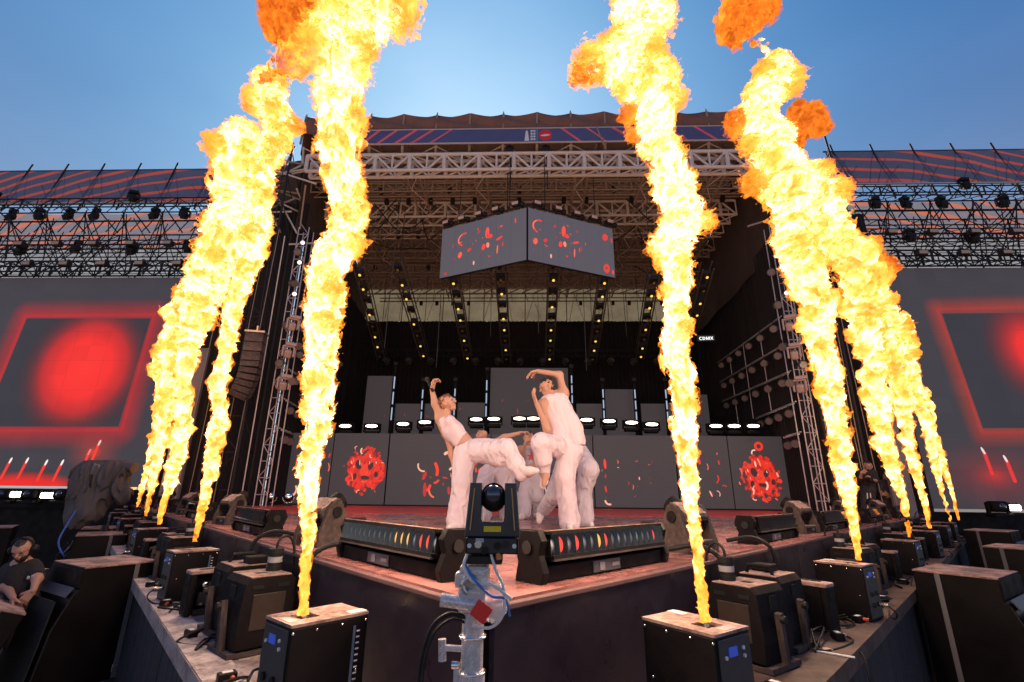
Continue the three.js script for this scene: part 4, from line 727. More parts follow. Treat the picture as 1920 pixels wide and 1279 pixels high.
  const stroke = (c, x, y, s, col) => { c.strokeStyle = col; c.fillStyle = col; c.lineCap = 'round'; const k = rnd(); c.lineWidth = s * rr(0.12, 0.3); if (k < 0.4) { c.beginPath(); { const a = rr(0, 6); c.arc(x, y, s * 0.5, a, a + rr(0.8, 2.2)); } c.stroke(); } else if (k < 0.7) { c.beginPath(); c.ellipse(x, y, s * 0.15, s * rr(0.3, 0.6), rr(-0.4, 0.4), 0, 7); c.fill(); } else { c.beginPath(); c.moveTo(x, y - s / 2); c.quadraticCurveTo(x + s * 0.3, y, x + rr(-0.2, 0.3) * s, y + s * 0.5); c.stroke(); } };
  const reds = ['#ff3a24', '#e8281c', '#ff6a4a', '#c9281f', '#ffb49a'];
  seed = 4242;
  for (let k = 0; k < n; k++) {
    const w = X[k + 1] - X[k], W = Math.round(300 * w), H = 630;
    const tex = canvas(W, H, (c) => {
      c.fillStyle = '#393335'; c.fillRect(0, 0, W, H);
      const mass = (cx, cy2, R) => {                            // ragged red shape with darker and paler markings
        const o = rr(0, 50), shape = (q, col, ph) => { c.fillStyle = col; c.beginPath(); for (let i = 0; i <= 90; i++) { const a = i / 90 * 6.283, r = R * q * (0.86 + 0.34 * N3(Math.cos(a) * 1.6 + o + ph, Math.sin(a) * 1.6, 2.5) + 0.16 * N3(Math.cos(a) * 5 + o, Math.sin(a) * 5, ph)); c.lineTo(cx + Math.cos(a) * r * 0.95, cy2 + Math.sin(a) * r * 1.12); } c.fill(); };
        shape(1.0, '#b5211a', 0); shape(0.94, '#ea2f1f', 0.15); shape(0.55, '#d1261b', 3); shape(0.35, '#f03a26', 7);
        for (let i = 0; i < 34; i++) { const a = rr(0, 6.28), r = R * rr(0.82, 1.0); c.fillStyle = i % 2 ? '#d5291c' : '#f03522'; c.beginPath(); c.ellipse(cx + Math.cos(a) * r * 0.95, cy2 + Math.sin(a) * r * 1.1, rr(8, 26), rr(8, 24), rr(0, 3), 0, 7); c.fill(); }
        for (let i = 0; i < 60; i++) { const a = rr(0, 6.28), r = R * Math.sqrt(rnd()) * 0.95; c.fillStyle = i % 3 ? 'rgba(140,22,18,0.55)' : 'rgba(255,80,50,0.6)'; c.beginPath(); c.ellipse(cx + Math.cos(a) * r, cy2 + Math.sin(a) * r * 1.1, rr(4, 20), rr(4, 15), rr(0, 3), 0, 7); c.fill(); }
        for (const [x, y, w, h, t] of [[-0.35, -0.25, 0.16, 0.22, -0.3], [0.25, -0.2, 0.12, 0.2, 0.3], [0.02, 0.35, 0.22, 0.09, 0.1], [-0.5, 0.3, 0.1, 0.16, 0.2], [0.55, 0.2, 0.1, 0.14, 0]]) { c.fillStyle = '#3a2426'; c.beginPath(); c.ellipse(cx + x * R, cy2 + y * R, w * R, h * R, t, 0, 7); c.fill(); }
        for (let i = 0; i < 26; i++) { const a = rr(0, 6.28), r = R * (0.25 + 0.85 * rnd()); stroke(c, cx + Math.cos(a) * r, cy2 + Math.sin(a) * r * 1.1, rr(14, 60), ['#ff9a80', '#ff6a4a', '#ffc4ae', '#e8281c'][i % 4]); }
      };
      if (k === 1) mass(W * 0.62, H * 0.52, 190);
      if (k === 6) { mass(W * 0.5, H * 0.57, 180); c.strokeStyle = '#f0301e'; c.lineWidth = 22; c.beginPath(); c.arc(W * 0.52, H * 0.14, 30, 0, 7); c.stroke(); }
      if (k === 2) for (let i = 0; i < 26; i++) stroke(c, rr(0.32, 0.95) * W, rr(0.3, 0.85) * H, rr(20, 110), reds[i % 5]);
      if (k === 3) for (let i = 0; i < 14; i++) stroke(c, rr(0.05, 0.95) * W, rr(0.2, 0.85) * H, rr(14, 60), reds[i % 5]);
      if (k === 4) for (let i = 0; i < 20; i++) stroke(c, rr(0.02, 0.75) * W, rr(0.25, 0.9) * H, rr(12, i < 5 ? 110 : 40), reds[i % 5]);
      if (k === 0 || k === 5) for (let i = 0; i < 12; i++) stroke(c, rr(0.15, 0.95) * W, rr(0.25, 0.95) * H, rr(16, 80), reds[i % 5]);
    });
    const xm = (X[k] + X[k + 1]) / 2, p = part(wall, 'video_panel', [bx(w - 0.03, 2.12, 0.12)], M.iron); p.position.set(xm, 1.06, (k % 2) * 0.02);
    const f = part(wall, 'video_face', new THREE.PlaneGeometry(w - 0.034, 2.116), ledMat(tex, 0.95)); f.position.set(xm, 1.06, (k % 2) * 0.02 + 0.063);
  }
  part(wall, 'plinth', bx(15.3, 0.06, 0.2, 0.68, 0.0, 0.02), M.black);
  // taller dark panels further back
  const mids = [[690, 738, 705], [742, 790, 757], [797, 850, 757], [858, 912, 755], [920, 1065, 690], [1080, 1130, 757], [1133, 1190, 730], [1200, 1260, 757], [1268, 1325, 740]];
  const o9 = ['first', 'second', 'third', 'fourth', 'tall middle', 'sixth', 'seventh', 'eighth', 'ninth'];
  mids.forEach(([u0, u1, v], i) => {
    const a = FF(u0, v, 5), b = FF(u1, v, 5), w = b.x - a.x, h = a.y - 3.4;
    const tex = canvas(Math.round(w * 150), Math.round(h * 150), (c, W, H) => { c.fillStyle = '#332e30'; c.fillRect(0, 0, W, H); for (let k = 0; k < (i === 4 ? 14 : 3); k++) stroke(c, rr(0.1, 0.9) * W, rr(0.1, 0.9) * H, rr(6, 22), 'rgba(190,60,60,0.8)'); });
    const t = thing('upright_screen', `${o9[i]} dark upright video panel behind the row of white lights`, 'screen', V((a.x + b.x) / 2, 3.4, (a.z + b.z) / 2), ANG, 'dark upright video panels at the back');
    part(t, 'cabinet', bx(w, h, 0.1, 0, h / 2, 0), M.iron); const f = part(t, 'display', new THREE.PlaneGeometry(w - 0.02, h - 0.02), ledMat(tex, 0.9)); f.position.set(0, h / 2, 0.053);
  });
  single('riser', bx(15.2, 2.1, 6.2).translate(...F(0.7, 2.8, 5.6).toArray()), M.black, 'black raised platform behind the low screen wall', 'platform');
  // glowing light sticks
  [[733, 705, 785], [789, 735, 785], [851, 735, 775], [911, 715, 778], [1073, 710, 752], [1133, 735, 782], [1194, 735, 785], [1253, 735, 785]].forEach(([u, v0, v1], i) => {
    const a = FF(u, v0 - 18, 4.6), b = FF(u, v1 + 6, 4.6), L = a.y - b.y;
    const t = thing('light_stick', `upright black post with white glowing tube pieces, ${o9[i].replace('tall middle', 'fifth')} from the left`, 'light', b, ANG, 'glowing light sticks between the back panels');
    part(t, 'post', bx(0.1, L + 1.2, 0.08, 0, L / 2 - 0.5, -0.05), M.black); const gm = glow(0.30, 0.37, 0.5);
    for (let k = 0; k < 3; k++) part(t, 'lamp_tube', rb(0.042, L * 0.22, 0.03, 0, L * (0.14 + 0.28 * k), 0.01, 0.01), gm);
    part(t, 'head_clamp', rb(0.16, 0.14, 0.12, 0, L + 0.1, 0, 0.02), M.iron);
  });
  // row of white blinders on top of the screen wall
  let bl = null; const us = [648, 697, 756, 797, 893, 926, 974, 1000, 1100, 1142, 1184, 1222, 1298, 1342, 1376, 1412];
  us.forEach((u, i) => {
    const k = (u - 985) / 430, p = FF(u, 799 - 14 * Math.max(0, 1 - Math.pow(k * 1.6, 2)), 2.45), label = `white blinder light on the screen wall, ${['first', 'second', 'third', 'fourth', 'fifth', 'sixth', 'seventh', 'eighth', 'ninth', 'tenth', 'eleventh', 'twelfth', 'thirteenth', 'fourteenth', 'fifteenth', 'sixteenth'][i]} from the left`;
    if (bl) { copyOf(bl, 'blinder_light', label, p, ANG); return; }
    const t = bl = thing('blinder_light', label, 'stage light', p, ANG, 'row of white blinder lights on the screen wall');
    part(t, 'base', rb(0.42, 0.12, 0.26, 0, -0.2, -0.1, 0.03), M.black); part(t, 'yoke_arm', rb(0.04, 0.28, 0.12, -0.25, -0.05, -0.08, 0.015), M.black); part(t, 'yoke_arm', rb(0.04, 0.28, 0.12, 0.25, -0.05, -0.08, 0.015), M.black);
    part(t, 'head', rb(0.46, 0.2, 0.24, 0, 0, -0.1, 0.06, 3), M.black); part(t, 'reflector', rb(0.42, 0.15, 0.02, 0, 0, 0.015, 0.008), M.iron); part(t, 'lamp_face', new THREE.SphereGeometry(1, 20, 12).scale(0.19, 0.045, 0.04).translate(0, 0, 0.02), glow(9, 8.2, 6.6));
  });
  // lit lettering on the right wall
  const st = canvas(256, 96, (c) => { c.fillStyle = '#141214'; c.fillRect(0, 0, 256, 96); c.fillStyle = '#fff'; c.font = 'bold 74px sans-serif'; c.textAlign = 'center'; c.textBaseline = 'middle'; c.fillText('CDMX', 128, 52); });
  const sm = std(0.02, 0.02, 0.02, 0.5, { emissiveMap: st }); sm.emissive.setRGB(1.1, 1.1, 1.1);
  const sp = FF(1324, 634, 4.5); const sg = thing('lit_sign', 'small lit white lettering beside the right curtain', 'sign', sp, ANG - 0.1); part(sg, 'letters', new THREE.PlaneGeometry(0.62, 0.22), sm); part(sg, 'case', bx(0.66, 0.26, 0.06, 0, 0, -0.04), M.iron);
  // floodlights at the foot of the side screens
  let fl = null;
  [[12, 926, 0], [60, 926, 0], [120, 926, 0], [28, 927, 1], [95, 929, 1], [1870, 950, 0], [1893, 952, 1]].forEach(([u, v, on], i) => {
    const p = FF(u, v, 0.1), w = i < 5 ? 'left' : 'right', lab = on ? `${['', '', '', 'left', 'right', '', 'bright'][i]} glowing white floodlight at the foot of the ${w} screen` : `${['leftmost', 'middle', 'right-hand', '', '', 'black'][i]} dark floodlight housing at the foot of the ${w} screen`;
    const t = thing('floodlight', lab, 'stage light', p, ANG, null);
    if (on) { part(t, 'lamp_face', rb(0.42, 0.14, 0.08, 0, 0, 0.05, 0.03), glow(7, 6.6, 5)); part(t, 'housing', rb(0.46, 0.2, 0.16, 0, 0, -0.06, 0.03), M.black); }
    else { part(t, 'housing', rb(0.4, 0.26, 0.3, 0, 0, 0, 0.08, 3), M.black); part(t, 'lens', new THREE.SphereGeometry(0.1, 18, 10, 0, 6.3, 0, 1).rotateX(1.5).translate(0, 0, 0.09), M.lens); part(t, 'yoke_arm', rb(0.05, 0.3, 0.1, -0.24, -0.05, 0, 0.015), M.black); part(t, 'yoke_arm', rb(0.05, 0.3, 0.1, 0.24, -0.05, 0, 0.015), M.black); part(t, 'base', rb(0.44, 0.08, 0.3, 0, -0.2, 0, 0.02), M.black); }
  });
  // folded screen under the roof
  const A = F(-2.2, 8.38, 0.6), B = F(0.4, 8.34, -0.6), C = F(3.06, 8.38, 0.6);
  [[A, B, 'left'], [B, C, 'right']].forEach(([p, q, side]) => {
    const d = q.clone().sub(p), w = Math.hypot(d.x, d.z), h = 1.67;
    const tex = canvas(768, 480, (c, W, H) => {
      c.fillStyle = '#504c53'; c.fillRect(0, 0, W, H); c.fillStyle = 'rgba(30,28,34,0.35)'; for (let x = 0; x < W; x += W / 6) c.fillRect(x, 0, 2, H);
      const K = side === 'left' ? 1 : 0.94; seed = side === 'left' ? 77 : 78;
      const S = (x, y, f) => { c.save(); c.translate(x * W, y * H); f(); c.restore(); };
      const blob = (x, y, a, b, rot = 0, col) => { c.fillStyle = col || reds[(x * 50 | 0) % 4]; c.beginPath(); c.ellipse(x * W, y * H, a, b, rot, 0, 7); c.fill(); };
      const ox = side === 'left' ? 0.02 : -0.14;
      c.strokeStyle = '#e83a30'; c.lineWidth = 15; c.lineCap = 'round'; c.beginPath(); c.arc((0.27 + ox) * W, 0.32 * H, 58, 2.0, 4.9); c.stroke(); c.strokeStyle = '#ff8a72'; c.lineWidth = 6; c.beginPath(); c.arc((0.27 + ox) * W, 0.32 * H, 58, 2.6, 4.2); c.stroke();
      blob(0.44 + ox, 0.24, 10, 18, 0.4); blob(0.54 + ox, 0.30, 17, 52, 0.05, '#ff4a38'); blob(0.57 + ox, 0.38, 26, 20, 0.3, '#e83a30'); blob(0.70 + ox, 0.24, 12, 9); blob(0.22 + ox, 0.62, 18, 30, 0.2, '#ff5a44'); blob(0.33 + ox, 0.56, 14, 20, 0.7); blob(0.5 + ox, 0.57, 16, 28, 0.2, '#ff3a2c'); blob(0.55 + ox, 0.55, 14, 26, -0.1, '#ff8468'); blob(0.68 + ox, 0.47, 32, 12, -0.4, '#e83a30'); blob(0.66 + ox, 0.68, 6, 42, 0.05); blob(0.72 + ox, 0.6, 5, 22, 0);
      blob(0.39 + ox, 0.84, 8, 20, 0, '#f0a890'); blob(0.57 + ox, 0.78, 9, 9); blob(0.13 + ox, 0.4, 5, 24, 0.1);
      if (side === 'left') { blob(0.07, 0.93, 14, 14, 0); blob(0.88, 0.2, 6, 26, 0); } else { blob(0.9, 0.22, 26, 34, 0.2, '#e0382e'); blob(0.9, 0.85, 30, 44, 0.1, '#e0382e'); blob(0.98, 0.25, 8, 26, 0); blob(0.975, 0.9, 9, 24, 0); c.fillStyle = '#57535b'; c.beginPath(); c.arc(0.9 * W, 0.84 * H, 12, 0, 7); c.fill(); }
      for (let i = 0; i < 16; i++) stroke(c, (rr(0.15, 0.8) + ox) * W, rr(0.15, 0.8) * H, rr(8, 30), reds[i % 4]);
    });
    const mid = p.clone().add(q).multiplyScalar(0.5), t = thing('hanging_screen', `${side} half of the folded hanging screen with red drawings`, 'screen', V(mid.x, 8.36, mid.z), Math.atan2(-d.z, d.x));
    const dm = ledMat(tex, 1.0); part(t, 'display', new THREE.PlaneGeometry(w, h).translate(0, h / 2, 0.06), dm); part(t, 'cabinet', bx(w - 0.01, h, 0.1, 0, h / 2, 0), M.iron);
    strut(t, 'top_rail', V(-w / 2, h + 0.12, 0), V(w / 2, h + 0.12, 0), 0.03, M.iron);
    for (const f of [-0.3, 0.3]) strut(t, 'hanging_wire', V(w * f, h + 0.1, 0), V(w * f, h + 2.0, 0), 0.012, M.iron);
    const hx = side === 'left' ? [-0.46, -0.26, -0.05, 0.15, 0.38] : [-0.4, -0.16, 0.06, 0.27, 0.47];
    hx.forEach((f, i) => {
      const pos = V(mid.x, 8.36 + h + 0.22, mid.z).add(V(d.x * f, 0, d.z * f)), label = `small light atop the ${side} half of the hanging screen, ${['first', 'second', 'third', 'fourth', 'fifth'][i]} from the left`;
      const l = thing('wash_light', label, 'stage light', pos, Math.atan2(-d.z, d.x), 'small lights along the top of the hanging screen');
      part(l, 'body', rb(0.22, 0.16, 0.2, 0, 0, 0, 0.03), M.iron); part(l, 'front_plate', rb(0.20, 0.10, 0.02, 0, 0.01, 0.11, 0.01), std(0.62, 0.42, 0.34, 0.5)); part(l, 'clamp', cy(0.035, 0.14, 0.14, -0.04, 0, 10), M.iron); part(l, 'side_lamp', new THREE.SphereGeometry(0.085, 12, 10).translate(0.2, -0.05, 0.03), M.rubber);
    });
  });
}
// ---------- wings: banners, cloths, trusses and hanging lights ----------
{
  const stripes = (seed0, flip, letters, ground = '#585b74', band = '#e8604c') => canvas(2048, 256, (c, w, h) => {
    c.fillStyle = ground; c.fillRect(0, 0, w, h);
    for (let i = 0; i < 700; i++) { c.fillStyle = `rgba(${i % 2 ? '20,22,36' : '130,132,150'},0.10)`; c.fillRect((i * 197) % w, (i * 61) % h, 70, 3); }
    c.save(); if (flip) { c.translate(w, 0); c.scale(-1, 1); }
    c.strokeStyle = band;
    for (let k = -11; k < 4; k++) { c.lineWidth = 17 + ((k + 20) % 3) * 5; c.beginPath(); for (let i = 0; i <= 80; i++) { const q = i / 80, y = 84 * k - 12 + seed0 * 4 + 1050 * Math.pow(Math.max(0, 0.86 - q), 1.6) - 20 * q; i ? c.lineTo(q * w, y) : c.moveTo(q * w, y); } c.stroke(); }
    c.restore();
    if (letters) { c.fillStyle = '#e8e6e8'; c.font = 'italic bold 92px sans-serif'; c.save(); c.translate(w * 0.238, h * 0.80); c.rotate(-0.12); c.fillText('DIO', -60, 0); c.restore(); c.fillStyle = '#e0402f'; c.beginPath(); c.ellipse(w * 0.22, h * 0.24, 110, 34, -0.15, 0, 7); c.fill(); }
  });
  const lampProto = () => {
    const t = thing('moving_head', 'x', 'stage light', [0, 0, 0], 0, 'dark moving heads hanging from the wing trusses');
    part(t, 'base', rb(0.34, 0.13, 0.26, 0, -0.05, 0, 0.03), M.rubber); part(t, 'yoke_arm', rb(0.06, 0.32, 0.14, -0.19, -0.24, 0, 0.02), M.rubber); part(t, 'yoke_arm', rb(0.06, 0.32, 0.14, 0.19, -0.24, 0, 0.02), M.rubber);
    part(t, 'head', [rb(0.29, 0.26, 0.30, 0, -0.33, 0.02, 0.08, 3), cy(0.13, 0.22, 0, 0, 0, 18).rotateX(0.5).translate(0, -0.44, 0.09)], M.rubber); part(t, 'lens', new THREE.CircleGeometry(0.11, 18).rotateX(2.07).translate(0, -0.54, 0.14), M.lens); return t;
  };
  let proto = null, washP = null; const ordn = ['first', 'second', 'third', 'fourth', 'fifth', 'sixth', 'seventh', 'eighth', 'ninth', 'tenth', 'eleventh', 'twelfth'];
  for (const side of ['left', 'right']) {
    const L = side === 'left', s = L ? -1 : 1, xa = L ? -22.5 : 10.9, xb = L ? -9.3 : 23, w = xb - xa, xm = (xa + xb) / 2;
    const [by0, by1, ly, ty0, ty1] = L ? [11.62, 13.28, 11.35, 8.85, 10.0] : [12.1, 13.74, 11.55, 9.1, 10.15];
    const cloth = (tex, k, tr = 0.4) => phy(0.95 * k, 0.95 * k, 0.95 * k, 0.9, { map: tex, transmission: tr, thickness: 0 });
    const b = thing('wing_banner', `${side} wing roof banner with curving red stripes${L ? ' and white letters' : ''}`, 'banner', F(xm, (by0 + by1) / 2, 1.25), ANG);
    const g = new THREE.PlaneGeometry(w, by1 - by0, 80, 6), p = g.attributes.position; for (let i = 0; i < p.count; i++) p.setZ(i, 0.03 * Math.sin(p.getX(i) * 3.1) * Math.cos(p.getY(i) * 2) - 0.45 * (p.getY(i) / (by1 - by0) + 0.5)); g.computeVertexNormals();
    part(b, 'print', g, cloth(stripes(3, !L ? true : false, L), 0.9));
    const b2 = thing('wing_cloth', `inner ${side} wing cloth with red stripes behind the hanging lights`, 'cloth', F(xm + s * 2.5, L ? 12.42 : 12.68, 4.5), ANG);
    const g2 = new THREE.PlaneGeometry(w + 5, L ? 1.35 : 1.4, 80, 6), p2 = g2.attributes.position; for (let i = 0; i < p2.count; i++) p2.setZ(i, 0.06 * Math.sin(p2.getX(i) * 2.3) + 0.5 * (p2.getY(i) / 1.4)); g2.computeVertexNormals();
    part(b2, 'print', g2, cloth(stripes(9, !L, false, '#9a97a2', '#f08c70'), 0.95, 0.55));
    const pale = phy(0.55, 0.58, 0.62, 0.9, { transmission: 0.5, thickness: 0, map: rep(T.grime, 0.3) });
    single('wing_backcloth', uvBox(new THREE.PlaneGeometry(w + 5, 1.9, 20, 2)).rotateY(ANG).translate(...F(xm + s * 2.5, L ? 10.75 : 11.0, 4.6).toArray()), pale, `pale translucent cloth low behind the ${side} wing trusses`, 'cloth');
    truss('wing_truss', `upper black truss of the ${side} wing carrying moving heads`, xa, xb, ly, 1.3, 0.34, 0.34, 0.55, 0.024, M.iron, null, false);
    truss('wing_truss', `lower black truss of the ${side} wing just above the screen`, xa, xb, ty0, 1.15, 0.36, 0.36, 0.5, 0.03, M.iron, null);
    truss('wing_truss', `middle black truss of the ${side} wing with small lamps`, xa, xb, ty0 + 0.78, 1.35, 0.3, 0.3, 0.55, 0.022, M.iron, null, false);
    truss('wing_truss', `rear dark truss at the back of the ${side} wing roof`, xa, xb, by0 - 0.1, 4.2, 0.4, 0.4, 0.8, 0.025, M.iron, null, false);
    const fr = thing('wing_scaffold', `slender steel frame poles of the ${side} wing roof`, 'scaffold', [0, 0, 0]);
    const step = 1.38;
    for (let x = L ? xb - 0.3 : xa + 0.3, i = 0; L ? x > xa : x < xb; x += s * step, i++) {
      strut(fr, 'mast', F(x, ly, 1.3), F(x, by1 + 0.32, 1.75), 0.03, M.iron); strut(fr, 'mast', F(x + s * 0.1, by0 - 0.2, 1.4), F(x, by1, 2.4), 0.022, M.iron);
      for (let k = 0; k < 4; k++) strut(fr, 'diagonal', F(x + s * 0.13 * k - s * 0.35, ly, 1.3 + 0.1 * k), F(x + s * 0.13 * k, ty0 + 1.05, 1.35 + 0.75 * k), 0.017, M.iron);
      for (let k = 0; k < 5; k++) { strut(fr, 'diagonal', F(x + s * rr(0, 1.3), ly + rr(-0.2, 0.3), 1.6 + rr(0, 2)), F(x + s * rr(-0.3, 1.6), ty0 + rr(0.2, 1.1), 1.5 + rr(0, 2.4)), 0.016, M.iron); strut(fr, 'rail', F(x, ly - 0.25 - 0.27 * k, 1.6 + 0.5 * k), F(x + s * step, ly - 0.25 - 0.27 * k, 1.6 + 0.5 * k), 0.014, M.iron); }
      for (let k = 0; k < 3; k++) { const xx = x + s * 0.46 * k; strut(fr, 'brace', F(xx, by0 + 0.05, 1.35), F(xx + s * (k % 2 ? 0.4 : -0.4), ly, 1.3), 0.016, M.iron); strut(fr, 'brace', F(xx, by0, 2.4), F(xx + s * 0.5, ly - 0.1, 2.6), 0.018, M.iron); }
      strut(fr, 'rafter', F(x, by1, 1.8), F(x, by0 + 0.7, 4.5), 0.025, M.iron);
      for (let k = 0; k < 3; k++) strut(fr, 'stay', F(x + s * 0.25 * k, by1 - 0.3 * k, 1.75), F(x + s * (0.25 * k - 0.8), by0 + 0.05, 1.4), 0.014, M.iron);
      strut(fr, 'diagonal', F(x, by0, 4.2), F(x + s * step, by0 - 1.6, 4.2), 0.02, M.iron); strut(fr, 'diagonal', F(x + s * step, by0, 4.2), F(x, by0 - 1.6, 4.2), 0.02, M.iron);
    }
    strut(fr, 'rail', F(xa, by1 + 0.03, 1.75), F(xb, by1 + 0.03, 1.75), 0.03, M.iron); strut(fr, 'rail', F(xa, by0 - 0.02, 1.25), F(xb, by0 - 0.02, 1.25), 0.04, M.steel);
    strut(fr, 'rail', F(xa, ly + 0.35, 2.6), F(xb, ly + 0.35, 2.6), 0.03, M.iron);
    if (!L) for (let k = 0; k < 7; k++) strut(fr, 'end_frame', F(xa, by1 - k * 0.25, 1.5 + k * 0.1), F(xa - 0.15 + k * 0.1, ly - 1.2, 1.6 + k * 0.4), 0.02, M.iron);
    for (let k = 0; k < 10; k++) {
      const x = L ? xb - 0.9 - k * 1.0 : xa + 0.9 + k * 1.0, up = k === 3 || k === 8, lab = `dark moving head, ${ordn[k]} from the stage on the upper ${side} wing truss`, pos = F(x + rr(-0.12, 0.12), up ? ly + 0.65 : ly - 0.05, 1.2), turn = ANG + rr(-0.6, 0.6);
      if (!proto) { proto = lampProto(); proto.scale.setScalar(0.78); proto.userData.label = lab; } else { const c = copyOf(proto, 'moving_head', lab, pos, turn); continue; }
      proto.position.copy(pos); proto.rotation.y = turn;
    }
    for (let k = 0; k < 5; k++) { const x = L ? xb - 1.4 - k * 1.9 : xa + 1.6 + k * 1.9; copyOf(proto, 'moving_head', `dark moving head, ${ordn[k]} from the stage on the lower ${side} wing truss`, F(x, ty0 + 1.15 - (k % 2) * 0.1, 1.1), ANG + rr(-0.8, 0.8)); }
    for (let r = 0; r < 2; r++) for (let k = 0; k < 8; k++) {
      const x = L ? xb - 0.7 - k * 1.25 + r * 0.5 : xa + 0.9 + k * 1.25 - r * 0.5, lab = `small wash light, ${ordn[k]} from the stage, ${r ? 'lower' : 'middle'} ${side} wing truss`, pos = F(x, r ? ty0 + 0.22 : ty0 + 0.95, 0.9);
      if (washP) { copyOf(washP, 'wash_light', lab, pos, ANG); continue; }
      const t = washP = thing('wash_light', lab, 'stage light', pos, ANG, 'small wash lights on the wing trusses'); part(t, 'body', rb(0.30, 0.17, 0.18, 0, 0, 0, 0.03), M.iron); part(t, 'front_plate', rb(0.26, 0.11, 0.02, 0, 0.0, 0.095, 0.01), std(0.55, 0.40, 0.27, 0.5)); part(t, 'clamp', bx(0.06, 0.2, 0.06, 0, 0.1, -0.08), M.iron);
    }
  }
}
// ---------- flame jets ----------
const flameMat = (op) => { const m = new THREE.MeshBasicMaterial({ vertexColors: true, transparent: true, opacity: op, side: THREE.DoubleSide }); return m; };
const coreMat = flameMat(1), haloMat = flameMat(1);
const RAMP = [[0, 0.46, 0.075, 0.006], [0.25, 0.95, 0.21, 0.016], [0.5, 1.45, 0.43, 0.042], [0.75, 2.1, 0.80, 0.135], [1, 3.8, 2.7, 1.45]];
function ramp(t, gain) {
  t = Math.max(0, Math.min(0.9999, t)); const i = Math.floor(t * 4), f = t * 4 - i, a = RAMP[i], b = RAMP[i + 1];
  return [1, 2, 3].map((k) => (a[k] + (b[k] - a[k]) * f) * gain);
}
const billow = (x, y, z, o) => { let s = 0, a = 1, f = 1, t = 0; for (let i = 0; i < o; i++) { s += a * Math.abs(N3(x * f + i * 5.1, y * f, z * f)); t += a; a *= 0.55; f *= 2.1; } return s / t; };
